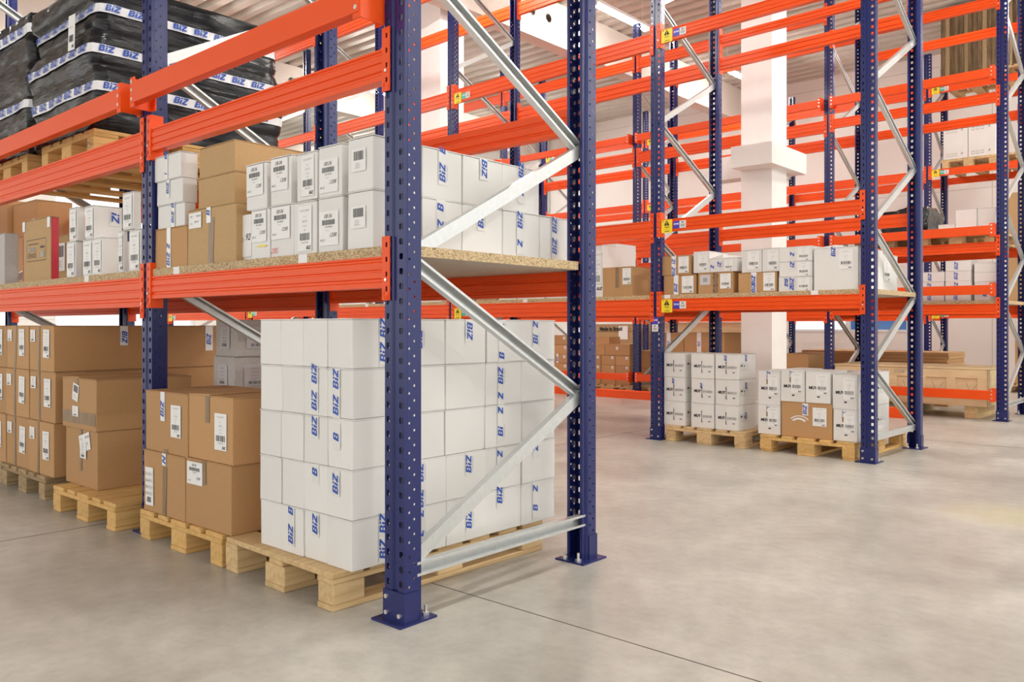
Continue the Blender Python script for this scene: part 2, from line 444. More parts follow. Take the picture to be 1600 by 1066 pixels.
def bottle_print(c, f='F', lab=True, seed=1, covered=False):
    """carton print: MUY, a thin black figure, barcode and small mark"""
    def fn(D, w):
        h = c.h; sx = w / .22
        D.text('MUY', .030 * sx, .43 * h, .026, 'ink', 0, True, 0, .0012)
        x = .105 * sx
        if not covered:
            D.poly([(x - .001, .30 * h), (x + .002, .30 * h), (x + .0025, .62 * h), (x + .004, .70 * h), (x + .003, .72 * h), (x - .002, .70 * h), (x - .0035, .63 * h)], 'ink')
            D.poly([(x - .003, .36 * h), (x + .005, .36 * h), (x + .002, .28 * h), (x + .013, .22 * h), (x - .004, .24 * h)], 'ink', .0014)
            D.poly([(x - .006, .62 * h), (x + .002, .66 * h), (x + .001, .69 * h), (x - .004, .66 * h)], 'ink', .0014)
        else:
            pass
    c.print_(f, fn)
    if not covered:
        xb_ = .105 * c.w / .22 + .012
        c.print_(f, lambda D, w: D.barcode(xb_, .43 * c.h, w * .40, .022, 'greyink', 0, .0012, 13, seed), 'bar_code')
        c.print_(f, lambda D, w: D.text('BiZ', xb_ + .05 * w / .22, .255 * c.h, .011, 'ink', 0, True, .3, .0012), 'logo')
    if covered:
        x_, h_ = .105 * c.w / .22, c.h
        c.print_(f, lambda D, w: D.poly([(x_, .18 * h_), (x_ + .02, .18 * h_), (x_ + .024, .235 * h_), (x_ + .012, .215 * h_), (x_ + .002, .235 * h_)], 'ink'), 'fold_mark')
    if covered:
        c.label(f, c.w * .44, c.h * .28, c.w * .48, c.h * .62, 'biz', seed)
def side_symbols(c, u=None, seed=0):
    """handling symbols in a frame on the end face"""
    def fn(D, d):
        u0 = d * .10 if u is None else u
        v0 = c.h * .36; H = .062; W = .15; t = .002
        for (x, y, ww, hh) in ((0, 0, W, t), (0, H, W, t), (0, 0, t, H), (W, 0, t, H + t), (W / 3, 0, t, H), (2 * W / 3, 0, t, H)):
            D.rect(u0 + x, v0 + y, ww, hh, 'greyink')
        # umbrella
        D.poly([(u0 + .025 + .018 * math.cos(a), v0 + .036 + .018 * math.sin(a)) for a in [PI * i / 8 for i in range(9)]], 'ink')
        D.rect(u0 + .024, v0 + .01, .002, .028, 'ink')
        # glass and arrow
        D.poly([(u0 + .066, v0 + .048), (u0 + .084, v0 + .048), (u0 + .078, v0 + .028), (u0 + .072, v0 + .028)], 'ink')
        D.rect(u0 + .074, v0 + .012, .002, .018, 'ink'); D.rect(u0 + .067, v0 + .011, .016, .002, 'ink')
        D.rect(u0 + .124, v0 + .012, .002, .032, 'greyink'); D.poly([(u0 + .117, v0 + .040), (u0 + .133, v0 + .040), (u0 + .125, v0 + .052)], 'greyink')
    c.print_('E', fn, 'handling_symbols')

# ------------------------------------------------------------------ pallets
def _bx(w, d, h, bev=.003, jag=0.):
    mb = MB(); mb.box(-w / 2, w / 2, -d / 2, d / 2, 0, h); me = mb.mesh('board', [])
    return bevel_mesh(me, bev, 1)
_PM = {}
def pallet_parts(key, cross_deck=False):
    if (key, cross_deck) in _PM: return _PM[(key, cross_deck)]
    W, L = .80, 1.20
    m = M[key]
    def mk(w, d, h):
        me = _bx(w, d, h); me.materials.append(m); return me
    wide, slim = mk(.145, L, .022), mk(.10, L, .022)
    cross = mk(W, .145, .022)
    blk = [mk(.10, .145, .078), mk(.145, .145, .078)]
    runner = [mk(.10, L, .022), mk(.145, L, .022)]
    P = []
    for x, me in ((-.3275, wide), (-.164, slim), (0, wide), (.164, slim), (.3275, wide)): P.append(('deck_board', me, (x, 0, .122)))
    for y in (-.5275, 0, .5275): P.append(('cross_board', cross, (0, y, .100)))
    for x in (-.35, 0, .35):
        for y in (-.5275, 0, .5275): P.append(('block', blk[x == 0], (x, y, .022)))
        P.append(('bottom_board', runner[x == 0], (x, 0, 0)))
    if cross_deck:
        P = [p for p in P if p[0] in ('block', 'bottom_board')]
        st = mk(.10, L, .022)
        for x in (-.35, 0, .35): P.append(('stringer_board', st, (x, 0, .100)))
        b2, b3 = mk(W, .145, .022), mk(W, .12, .022)
        for y, me in ((-.5275, b2), (-.36, b3), (-.18, b3), (0, b2), (.18, b3), (.36, b3), (.5275, b2)): P.append(('deck_board', me, (0, y, .122)))
    _PM[(key, cross_deck)] = P; return P
def pallet(x, y, z, label, key='wood', rz=0., group='wooden pallets', name='wooden_pallet', cross=False):
    """x,y = centre of the pallet"""
    r = bpy.data.objects.new(name, None); COL.objects.link(r); r.empty_display_size = .1
    r.location = (x, y, z); r.rotation_euler = (0, 0, rz)
    tag(r, label, 'pallet', group)
    for n, me, lo in pallet_parts(key, cross):
        link(n, me, r, (lo[0] + R.uniform(-.003, .003), lo[1] + R.uniform(-.004, .004), lo[2]))
    return r

# ------------------------------------------------------------------ racking
UW, UD, UH, PITCH = .11, .088, 5.7, .0535
def make_upright():
    mb = MB(); X, Y, Z = Vector((1, 0, 0)), Vector((0, 1, 0)), Vector((0, 0, 1))
    # web (faces -y): two slot columns, shallow raised rib between
    mb.panel((0, 0, 0), X, Z, .040, UH, [(.004, .032, .018, .0075, .012, .01, False)], PITCH, 8)
    mb.panel((.070, 0, 0), X, Z, .040, UH, [(.006, .034, .020, .0095, .012, .01, False)], PITCH, 8)
    for (a, ya, b, yb) in ((.040, 0, .045, .007), (.045, .007, .065, .007), (.065, .007, .070, 0)):
        mb.quad((a, ya, 0), (b, yb, 0), (b, yb, UH), (a, ya, UH))
    # sides with staggered round holes
    hs = [(.012, .032, .022, .0052, .0052, .0, True), (.036, .056, .046, .0052, .0052, PITCH / 2, True)]
    mb.panel((UW, 0, 0), Y, Z, .060, UH, hs, PITCH, 8)
    mb.panel((0, .060, 0), -Y, Z, .060, UH, [(.004, .024, .014, .0052, .0052, PITCH / 2, True), (.028, .048, .038, .0052, .0052, 0., True)], PITCH, 8)
    # stepped back flanges and return lips
    for sgn, x in ((1, UW), (-1, 0)):
        pts = [(x, .060), (x - sgn * .011, .066), (x - sgn * .011, UD), (x - sgn * .026, UD)]
        for (a, b), (c, d) in zip(pts, pts[1:]):
            q = [(a, b, 0), (c, d, 0), (c, d, UH), (a, b, UH)]
            mb.quad(*(q if sgn > 0 else q[::-1]))
    me = mb.mesh('upright', [M['blue']])
    me = merged(me)
    return solidified(me, .0024)
def make_base():
    mb = MB()
    mb.box(-.035, UW + .016, -.035, UD + .055, 0, .008)
    # welded shoe around the post
    t = .004
    mb.box(-t - .001, UW + t + .001, -t - .001, -.001, .008, .115)
    for x in (-t - .001, UW + .001): mb.box(x, x + t, -.001, .058, .008, .115)
    me = mb.mesh('base_plate', [M['blue']]); return me
def make_bolts():
    mb = MB()
    for (x, z) in ((.018, .034), (.09, .034), (.018, .092)): mb.cyl((x, -.0135, z), (x, -.005, z), .0085, 8)
    for (x, y) in ((UW - .02, UD + .03), (.012, UD + .03)):
        mb.cyl((x, y, .008), (x, y, .018), .014, 6); mb.cyl((x, y, .018), (x, y, .045), .006, 8)
    return mb.mesh('anchor_bolts', [M['bolt']])
UPM, BPM, BOM = make_upright(), make_base(), make_bolts()

_BM = {}
def beam_mesh(L, h):
    k = (round(L, 3), round(h, 3))
    if k not in _BM:
        g = .006; d = .05
        # front face stepped with two grooves (profile y outward to -y, z up)
        pr = [(0, 0), (0, .16 * h), (g, .20 * h), (g, .27 * h), (0, .31 * h), (0, .50 * h), (g * .8, .52 * h), (g * .8, .56 * h), (0, .59 * h), (0, .80 * h), (g, .85 * h), (g, .90 * h), (0, .94 * h), (0, h), (d, h), (d, .72 * h), (d - g, .68 * h), (d - g, .62 * h), (d, .58 * h), (d, .30 * h), (d - g, .26 * h), (d - g, .20 * h), (d, .16 * h), (d, 0)]
        mb = MB(); mb.prism(pr, (-L, 0, 0), (0, 0, 0), (0, 1, 0), (0, 0, 1))
        me = mb.mesh('beam', [M['orange']]); bm = bmesh.new(); bm.from_mesh(me); bmesh.ops.recalc_face_normals(bm, faces=bm.faces); bm.to_mesh(me); bm.free()
        _BM[k] = me
    return _BM[k]
def conn_mesh(h, side):
    k = ('c', round(h, 3), side)
    if k not in _BM:
        mb = MB(); X, Y, Z = Vector((1, 0, 0)), Vector((0, 1, 0)), Vector((0, 0, 1))
        wd = .038
        # front plate over the post face; x=0 is the beam end, plate reaches over the post (+x if side>0)
        o = Vector((0, -.006, 0)) if side > 0 else Vector((-wd, -.006, 0))
        mb.panel(o, X, Z, wd, h, [(.008, .032, .020, .0055, .010, .015, False)], .0535, 8)
        me = mb.mesh('c', [M['orange']]); me = solidified(merged(me), .004)
        b2 = MB(); b2.v = [tuple(v.co) for v in me.vertices]; b2.f = [tuple(p.vertices) for p in me.polygons]; b2.m = [0] * len(b2.f)
        # return plate along the side of the post
        x0, x1 = (-.005, 0) if side > 0 else (0, .005)
        b2.box(x0, x1, -.006, .062, 0, h)
        # safety pin and hole dots
        xs = .020 if side > 0 else -.020
        b2.cyl((xs, -.012, .075), (xs, -.005, .075), .006, 8, 1)
        _BM[k] = b2.mesh('connector', [M['orange'], M['bolt']])
    return _BM[k]
def sign_mesh():
    if 'sign' in _BM: return _BM['sign']
    D = Decal(lambda u, v, o: (u, -o, v))
    w, h = .118, .122
    D.mb.box(0, w, -.0015, 0, 0, h, D.mi('yellow'))
    D.poly([(.028, .068), (.090, .068), (.059, .118)], 'ink', .003)
    D.rect(.0565, .082, .005, .022, 'yellow', .0036); D.rect(.0565, .073, .005, .005, 'yellow', .0036)
    D.text('BiZ', .010, .108, .008, 'ink', 0, True, .3, .003)
    D.text('ACHTUNG', .059, .052, .008, 'ink', 0, True, 0, .003, centre=True); D.text('max. 1000 kg', .059, .036, .006, 'ink', 0, False, 0, .003, centre=True)
    D.text('ATTENTION', .062, .014, .008, 'ink', 0, True, 0, .003, centre=True)
    _BM['sign'] = D.mb.mesh('warning_sign', [M[k] for k in D.mats]); return _BM['sign']
def tag_mesh(hue, vert=False):
    k = 'tag' + hue + str(vert)
    if k in _BM: return _BM[k]
    D = Decal(lambda u, v, o: (u, -o, v))
    a = .068
    D.mb.box(0, a * (1 if vert else 2), -.001, 0, 0, a * (2 if vert else 1), D.mi('paper'))
    bu, bv = (0, a) if vert else (0, 0)
    D.rect(bu, bv, a, a, hue, .002)
    D.text('ZONE', bu + a / 2, bv + a * .6, .016, 'paper', 0, True, 0, .003, centre=True)
    wu, wv = (0, 0) if vert else (a, 0)
    D.text('20.1', wu + a / 2, wv + a * .78, .014, 'ink', 0, True, 0, .003, centre=True)
    D.barcode(wu + .012, wv + .012, a - .024, a * .38, 'greyink', 0, .003, 9, 3)
    _BM[k] = D.mb.mesh('location_tag', [M[q] for q in D.mats]); return _BM[k]
def guard_mesh(L):
    k = ('g', round(L, 3))
    if k not in _BM:
        mb = MB(); mb.box(-L, 0, 0, .05, 0, .105)
        me = mb.mesh('guard', [M['orange']]); _BM[k] = bevel_mesh(me, .005, 2)
    return _BM[k]
def bracket_mesh(side):
    k = ('b', side)
    if k not in _BM:
        mb = MB(); h = .15; s = side
        def bx(x0, x1, *r): mb.box(min(x0, x1), max(x0, x1), *r)
        bx(0, s * .006, -.105, .0, -.02, h - .02)            # plate standing out from the post
        bx(0, s * .045, -.111, -.105, -.02, h - .02)          # flange that carries the bar bolts
        bx(0, s * .05, -.006, 0, -.02, h - .02)
        for z in (.02, .065, .105): mb.cyl((s * .025, -.117, z), (s * .025, -.110, z), .009, 8, 1)
        _BM[k] = mb.mesh('bracket', [M['orange'], M['bolt']])
    return _BM[k]
def channel_mesh(a, b, openx):
    a, b = Vector(a), Vector(b); d = (b - a).normalized()
    ex = Vector((1, 0, 0)) * openx; ey = d.cross(Vector((1, 0, 0))).normalized()
    w, dp, t, lip = .052, .032, .0028, .010
    pr = [(0, -w / 2), (dp, -w / 2), (dp, -w / 2 + lip), (dp - t, -w / 2 + lip), (dp - t, -w / 2 + t), (t, -w / 2 + t), (t, w / 2 - t), (dp - t, w / 2 - t), (dp - t, w / 2 - lip), (dp, w / 2 - lip), (dp, w / 2), (0, w / 2)]
    mb = MB(); mb.prism(pr, a, b, ex, ey)
    me = mb.mesh('brace', [M['galv']]); bm = bmesh.new(); bm.from_mesh(me); bmesh.ops.recalc_face_normals(bm, faces=bm.faces); bm.to_mesh(me); bm.free(); return me

def rack(label, xe, yf, depth, bays, levels, guards=(), rot=0., mirror=False, signs=None, tags='taghue', hmax=5.6, group='pallet racks'):
    """bays: clear lengths from the right end; levels: [(top z, set of bays or None, rear_too)]; guards: [(z, bays)]"""
    r = bpy.data.objects.new('pallet_rack', None); COL.objects.link(r); r.empty_display_size = .2
    r.location = (xe, yf, 0); r.rotation_euler = (0, 0, rot)
    tag(r, label, 'rack', group)
    xs = [0.]
    for b in bays: xs.append(xs[-1] - UW - b)
    n0, n1 = .2, .755; st = 1.125
    fronts = [.2 + st * i for i in range(5)]; backs = [.755 + st * i for i in range(5)]
    if mirror: fronts, backs = backs, fronts
    ya, yb = .052, depth - .052
    bm_sets = []
    seq = []
    lo, hi = (fronts, backs) if not mirror else (backs, fronts)
    ylo, yhi = (ya, yb) if not mirror else (yb, ya)
    for i in range(5):
        seq.append(((ylo, lo[i]), (yhi, hi[i])))
        if i < 4: seq.append(((yhi, hi[i]), (ylo, lo[i + 1])))
    braces = [(channel_mesh((0, ya, .185), (0, yb, .185), 1 if not mirror else -1), 0.)]
    for i, (p, q) in enumerate(seq):
        if max(p[1], q[1]) > UH: continue
        d = Vector((0, q[0] - p[0], q[1] - p[1])); d.normalize()
        a = Vector((0, *p)); b = Vector((0, *q))
        up_right = (q[1] - p[1]) * (q[0] - p[0]) > 0
        braces.append((channel_mesh(a, b, -1 if up_right else 1), .004 if up_right else -.030))
    for k, x in enumerate(xs):
        for back in (0, 1):
            u = link('upright', UPM, r, (x - UW, 0, 0) if not back else (x, depth, 0), PI if back else 0)
            link('base_plate', BPM, u); link('anchor_bolt', BOM, u)
            if back == 0 and signs and k in signs.get('posts', ()):
                link('location_tag', tag_mesh(tags, True), u, (.016, -.0015, 1.02))
        for me, dx in braces:
            link('brace', me, r, (x - .042 + dx, 0, 0))
    for (zt, which, hh) in levels:
        for k, b in enumerate(bays):
            if which is not None and k not in which: continue
            h = hh or (.115 if b < 2.2 else .155)
            xr = xs[k] - UW
            ch = .233 if b < 2.2 else .285
            zc = zt - (.162 if b < 2.2 else .215)
            for back in ((0, 1) if hh != .08 else (1,)):
                if not back: o = link('beam', beam_mesh(b, h), r, (xr, -.004, zt - h))
                else: o = link('beam', beam_mesh(b, h), r, (xr - b, depth + .004, zt - h), PI)
                link('connector', conn_mesh(ch, 1), o, (0, 0, zc - zt + h)); link('connector', conn_mesh(ch, -1), o, (-b, 0, zc - zt + h))
                if not back and signs and (zt, k) not in signs.get('skip', ()):
                    s = link('warning_sign', sign_mesh(), o, (-b + .015, -.003, -.012))
                    link('location_tag', tag_mesh(tags if k == 0 else 'teal'), o, (-b + .142, -.002, .022))
    for (z, which) in guards:
        for k, b in enumerate(bays):
            if which is not None and k not in which: continue
            g = link('guard_bar', guard_mesh(b - .02), r, (xs[k] - UW - .01, -.111 - .05 + .045, z))
            link('bracket', bracket_mesh(-1), g, (.01, .116, 0)); link('bracket', bracket_mesh(1), g, (-b + .01, .116, 0))
    return r, xs

def shelf_board(xe, yf, xs, k, b, depth, label, z=1.326, rot=0., tagpos=(.3,), group='shelf boards'):
    """particle board lying on the beams of bay k"""
    xr = xs[k] - UW + .03; L = b + .06 if k else b + .12
    if k == 0: xr = xs[0] - .03
    mb = MB(); x0, x1 = xs[k] - UW - b - .03, xr
    y0, y1 = .004, depth - .004
    # notches would sit under the posts: keep the board between them
    mb2 = MB()
    x0b, x1b = xs[k] - UW - b + .004, xs[k] - UW - .004
    yi0, yi1 = UD + .006, depth - UD - .006
    mats = [M['board'], M['boardface']]
    ex = xs[k] - .03 if k == 0 else x1b
    mb2.box(x0b, x1b, y0, y1, 0, .038)
    if k == 0: mb2.box(x1b, ex, yi0, yi1, 0, .038)
    me = mb2.mesh('board', mats)
    for p in me.polygons:
        if abs(p.normal.z) > .9: p.material_index = 1
    o = link('shelf_board', me, None, (xe, yf, z + .0005), rot)
    tag(o, label, 'shelf', group)
    for t in tagpos:
        D = Decal(lambda u, v, q: (x0b + u, y0 - q, v))
        D.rect(t * b, .001, .062, .036, 'paper'); D.build('shelf_label', o)
    return o
# ------------------------------------------------------------------ room shell
def slab(name, x0, x1, y0, y1, z0, z1, mat, bev=0):
    mb = MB(); mb.box(x0, x1, y0, y1, z0, z1)
    return struct(link(name, mb.mesh(name, [M[mat]])))
BX0, BX1, BY0, BY1, CZ = -24.0, 9.0, -7.0, 18.0, 6.5
slab('floor', BX0 - .3, BX1, BY0, BY1 + .3, -.2, 0, 'concrete')
def joint(x0, x1, y0, y1):
    mb = MB(); mb.box(x0, x1, y0, y1, -.004, .0008); struct(link('trim_1', mb.mesh('joint', [M['joint']])))
joint(BX0, BX1, 2.352, 2.357); joint(BX0, BX1, 8.4, 8.405)
xj = fx(100, 1.0) if False else None
def floorpt(px, py):
    D = F_PX * CAM_H / (py - HOR); L = (px - CX) / F_PX * D
    return CS * L - SN * D, SN * L + CS * D
jx = (floorpt(0, 848)[0] + floorpt(165, 817)[0]) / 2
joint(jx - .0025, jx + .0025, BY0, BY1)

# back wall with its strip of windows
W0, W1, WZ0, WZ1 = fx(1236, BY1), fx(1421, BY1), .95, 1.5
mb = MB()
for a in ((BX0 - .3, BX1, 0, WZ0), (BX0 - .3, W0, WZ0, WZ1), (W1, BX1, WZ0, WZ1), (BX0 - .3, BX1, WZ1, CZ + .35)):
    mb.box(a[0], a[1], BY1, BY1 + .3, a[2], a[3])
struct(link('wall_back', mb.mesh('wall_back', [M['wallpanel']])))
wm = fx(1325, BY1)
for i, (a, b, g) in enumerate(((W0, wm, 'glass'), (wm, W1, 'blueglass'))):
    mb = MB(); t = .05
    mb.box(a, b, BY1 - .02, BY1 + .12, WZ0, WZ0 + t); mb.box(a, b, BY1 - .02, BY1 + .12, WZ1 - t, WZ1)
    mb.box(a, a + t, BY1 - .02, BY1 + .12, WZ0 + t, WZ1 - t); mb.box(b - t, b, BY1 - .02, BY1 + .12, WZ0 + t, WZ1 - t)
    w = struct(link('window_%d' % (i + 1), mb.mesh('window', [M['frame']])))
    mb = MB(); mb.box(a + t, b - t, BY1 + .05, BY1 + .06, WZ0 + t, WZ1 - t)
    link('pane', mb.mesh('pane', [M[g]]), w)
# left wall with tall bright windows
mb = MB(); wins = [(-1.5, 2.5), (3.5, 7.5), (8.5, 12.5), (13.3, 17.3)]
ys = [BY0] + [y for w in wins for y in w] + [BY1]
for a, b in zip(ys[::2], ys[1::2]): mb.box(BX0 - .3, BX0, a, b, 0, CZ + .35)
for a, b in wins: mb.box(BX0 - .3, BX0, a, b, 0, .85); mb.box(BX0 - .3, BX0, a, b, 5.2, CZ + .35)
struct(link('wall_left', mb.mesh('wall_left', [M['wallpanel']])))
for i, (a, b) in enumerate(wins):
    mb = MB(); t = .06
    X0, X1 = BX0 - .2, BX0 - .08
    mb.box(X0, X1, a, b, .85, .85 + t); mb.box(X0, X1, a, b, 5.2 - t, 5.2); mb.box(X0, X1, a, a + t, .85 + t, 5.2 - t); mb.box(X0, X1, b - t, b, .85 + t, 5.2 - t)
    mb.box(X0, X1, (a + b) / 2 - t / 2, (a + b) / 2 + t / 2, .85 + t, 5.2 - t)
    w = struct(link('window_%d' % (i + 3), mb.mesh('window', [M['frame']])))
    mb = MB(); mb.box(BX0 - .145, BX0 - .135, a + t, b - t, .85 + t, 5.2 - t)
    link('pane', mb.mesh('pane', [M['glass']]), w)
# roof deck with ribs along x
mb = MB(); y = BY0; p = .30
while y < BY1 + .3:
    pr = [(y, CZ), (y + .13, CZ), (y + .17, CZ + .11), (y + .26, CZ + .11), (y + .30, CZ)]
    for (a, za), (b, zb) in zip(pr, pr[1:]): mb.quad((BX0 - .3, b, zb), (BX1, b, zb), (BX1, a, za), (BX0 - .3, a, za))
    y += p
mb.quad((BX0 - .3, BY0, CZ + .2), (BX1, BY0, CZ + .2), (BX1, BY1 + .3, CZ + .2), (BX0 - .3, BY1 + .3, CZ + .2))
struct(link('ceiling', mb.mesh('ceiling', [M['deck']])))
# roof girders along y, the middle one with service holes
for gi, gx in enumerate((-21.15, -14.95, -8.75, 3.65)):
    mb = MB(); x0, x1, z0, z1 = gx - .14, gx + .14, CZ - .72, CZ
    for (xx, flip) in ((x1, 0), (x0, 1)):
        a, n, pt = 9.6, 3, .42
        A, Bq = a, a + n * pt
        def q(ya, yb):
            v = [(xx, ya, z0), (xx, yb, z0), (xx, yb, z1), (xx, ya, z1)]; mb.quad(*(v[::-1] if flip else v))
        q(BY0, A); q(Bq, BY1)
        mb.panel((xx, A, z0), (0, 0, 1), (0, 1, 0), .72, n * pt, [(.2, .56, .40, .075, .075, 0, True)], pt, 8)
    mb.quad((x0, BY0, z0), (x1, BY0, z0), (x1, BY1, z0), (x0, BY1, z0))
    struct(link('trim_%d' % (gi + 2), mb.mesh('girder', [M['beige']])))
# painted concrete columns with corbels
def column(xl, xr, yf, yb, corbel, label, nm):
    mb = MB(); mb.box(xl, xr, yf, yb, 0, CZ)
    if corbel:
        z0, z1 = 2.80, 3.03
        yc = yf - .25; xc = fx(corbel, yc)
        mb.box(fx(corbel - 64, yc), xc, yc, fy(corbel + 54, xc), z0, z1)
        mb.box(xl - .42, xl, yf + .10, yf + .34, z0 - .05, z1 - .02)
    me = mb.mesh('column', [M['concolumn']])
    bm = bmesh.new(); bm.from_mesh(me); bmesh.ops.recalc_face_normals(bm, faces=bm.faces); bm.to_mesh(me); bm.free()
    return struct(link(nm, me), label)
c1 = fx(1206, 8.6)
column(fx(1158, 8.6), c1, 8.6, fy(1229, c1), 1206, 'white painted concrete column with corbels behind the second rack', 'trim_6')
c2 = fx(688, 8.6)
column(fx(655, 8.6), c2, 8.6, 9.1, 690, 'white painted concrete column far left behind the front blue upright', 'trim_7')

mb = MB(); xd = fx(853, 17.9)
mb.box(xd - .09, xd + .09, 17.80, 17.995, 0, CZ)
tag(link('downpipe', bevel_mesh(mb.mesh('downpipe', [M['galv']]), .03, 2)), 'square grey metal downpipe on the back wall', 'pipe')
# strip lamps
mb = MB(); mb.box(-.07, .07, -.8, .8, 0, .05)
for y in (-.6, .6): mb.cyl((0, y, .05), (0, y, CZ - 6.0), .004, 6)
HM = mb.mesh('lamp_housing', [M['housing']])
mb = MB()
for y in (-.74, .74): mb.box(-.055, .055, y - .02, y + .02, -.035, 0)
EM = mb.mesh('end_cap', [M['housing']])
mb = MB(); mb.cyl((-.03, -.72, -.018), (-.03, .72, -.018), .016, 10); mb.cyl((.03, -.72, -.018), (.03, .72, -.018), .016, 10)
TM = mb.mesh('lamp_tube', [M['light']])
cols = {-19.8: 'far left', -13.6: 'left', -7.4: 'middle', -1.2: 'right', 5.0: 'far right'}
rows = {2.6: 'above the front rack', 6.8: 'above the second rack', 11.0: 'above the third rack', 15.2: 'nearest the back wall'}
for x, cn in cols.items():
    for y, rn in rows.items():
        r = bpy.data.objects.new('ceiling_light', None); COL.objects.link(r); r.location = (x, y, 6.0); r.empty_display_size = .1
        tag(r, 'white twin tube strip lamp, %s lamp row, %s' % (cn, rn), 'lamp', 'strip lamps under the roof')
        link('housing', HM, r); link('end_cap', EM, r); link('lamp_tube', TM, r)

# bush outside the left windows
def bush(x, y, label):
    q = random.Random(3); mb = MB()
    for i in range(420):
        a, b, rr = q.uniform(0, 2 * PI), q.uniform(-.6, 1.2), q.uniform(.25, .75)
        c = Vector((rr * math.cos(a) * .8, rr * math.sin(a) * .9, .75 + rr * math.sin(b) * .8))
        u = Vector((q.uniform(-1, 1), q.uniform(-1, 1), q.uniform(-1, 1))).normalized(); v = u.orthogonal().normalized(); s = q.uniform(.04, .09)
        mb.quad(c, c + u * s + v * s * .5, c + u * s * 2, c + u * s - v * s * .5)
    o = tag(link('shrub', MB.mesh(MB(), 'e', []) if False else None, None, (x, y, 0)), label, 'shrub')
    link('foliage', mb.mesh('foliage', [M['leaf']]), o)
    m2 = MB()
    for i in range(7):
        a = q.uniform(0, 2 * PI); m2.cyl((0, 0, -.2), (.4 * math.cos(a), .4 * math.sin(a), .8), .02, 6, 0, .008)
    link('stem', m2.mesh('stem', [M['bark']]), o)
bush(-26.0, fy(353, -26.0), 'green leafy shrub outside the bright left windows')
slab('ground', -60, BX0 - .3, -30, 40, -.4, -.2, 'concrete')

# ------------------------------------------------------------------ racks
ROW1 = (-2.235, 1.95, 0.0); ROW2 = (-2.14, 6.68, math.radians(-1.8)); ROW3 = (-1.97, 10.6, math.radians(-1.2)); ROW4 = (-2.0, 15.2, 0.0)
D1, D2, D3, D4 = 1.16, 1.15, 1.12, 1.1
B1, B2, B3, B4 = [1.85, 2.7, 2.7], [1.85, 2.75, 2.7, 1.85, 2.7], [1.85, 2.85, 2.7, 2.7], [1.85, 2.7, 2.7, 2.7]
G = 'blue and orange pallet racks'
_, X1 = rack('nearest blue and orange pallet rack holding the tall white carton stack', *ROW1[:2], D1, B1, [(1.326, None, 0), (2.085, None, 0)], [(2.19, None)], rot=ROW1[2], group=G)
_, X2 = rack('second pallet rack across the aisle with yellow warning signs and small shelf boxes', *ROW2[:2], D2, B2, [(1.326, None, 0), (2.07, None, 0), (3.85, None, 0), (4.09, {0}, .08), (5.2, None, 0)], rot=ROW2[2], mirror=True, signs={'posts': (1,), 'skip': ()}, group=G)
_, X3 = rack('third pallet rack with low orange guard bars around the plywood crate', *ROW3[:2], D3, B3, [(1.326, None, 0), (2.03, None, 0), (3.72, None, 0), (4.80, {0}, 0), (5.16, {1, 2, 3}, 0)], [(.24, None), (1.43, {0}), (2.10, None), (3.87, None)], rot=ROW3[2], group=G)
_, X4 = rack('rearmost pallet rack by the back wall with white printed cartons', *ROW4[:2], D4, B4, [(1.326, None, 0), (3.72, None, 0), (5.12, None, 0)], rot=ROW4[2], signs={'posts': ()}, tags='teal', group=G)
# low red floor rail in front of the third rack
mb = MB()
pr = [(0, 0), (.05, 0), (.05, .11), (.035, .125), (.015, .125), (0, .11)]
mb.prism(pr, (-12.5, 0, 0), (fx(1432, 10.18) + 2.0, 0, 0), (0, 1, 0), (0, 0, 1))
rail = link('floor_rail', mb.mesh('floor_rail', [M['orange']]), None, (-2.0, 10.16, 0), ROW3[2])
tag(rail, 'long low red rail lying on the floor before the third rack', 'rail')

# shelves
for k in range(3):
    shelf_board(ROW1[0], ROW1[1], X1, k, B1[k], D1, ('speckled particle board shelf under the white bar-coded cartons of the near rack', 'speckled particle board shelf left of the second blue post, near rack', 'particle board shelf of the near rack at the left picture edge')[k], tagpos=((.12, .70), (.72,), (.4,))[k])
for k in range(4):
    shelf_board(ROW2[0], ROW2[1], X2, k, B2[k], D2, ('particle board shelf of the second rack, right bay above the bottle carton pallets', 'particle board shelf of the second rack, bay left of the violet tagged post', 'particle board shelf of the second rack, far left behind the near rack', 'particle board shelf of the second rack, last visible bay to the left')[k], rot=ROW2[2], tagpos=((.02, .78), (.4,), (.4,), (.4,))[k])
shelf_board(ROW3[0], ROW3[1], X3, 0, B3[0], D3, 'particle board shelf of the third rack above the plywood crate', rot=ROW3[2])
shelf_board(ROW3[0], ROW3[1], X3, 1, B3[1], D3, 'particle board shelf of the third rack left of the white column', rot=ROW3[2])

# ------------------------------------------------------------------ placing helper
def on_row(row, dy, px):
    xe, yf, rot = row; t = math.tan(rot); Y = yf + dy
    for _ in range(12):
        X = fx(px, Y); Y = yf + dy + (X - xe) * t
    return X, Y
ZB = 1.3645
def put(row, dy, px0, px1, z0, label, ytop=None, h=None, d=None, side=None, mat='white', group=None, rz=0., **kw):
    xa, ya = on_row(row, dy, px0); xb, yb = on_row(row, dy, px1)
    if h is None: h = fz(ytop, xb, yb) - z0
    if d is None: d = (fy(side, xb) - yb) if side else .35
    w = math.hypot(xb - xa, yb - ya)
    rot = row[2] + rz
    cx, cy = (xa + xb) / 2 - math.sin(row[2]) * d / 2, (ya + yb) / 2 + math.cos(row[2]) * d / 2
    c = Carton(cx - w / 2, cx + w / 2, cy - d / 2, cy + d / 2, z0, z0 + h - .0008, label, mat, group, rot, **kw)
    c.z1 = z0 + h; c.xa, c.xb, c.ya, c.yb = xa, xb, ya, yb
    return c
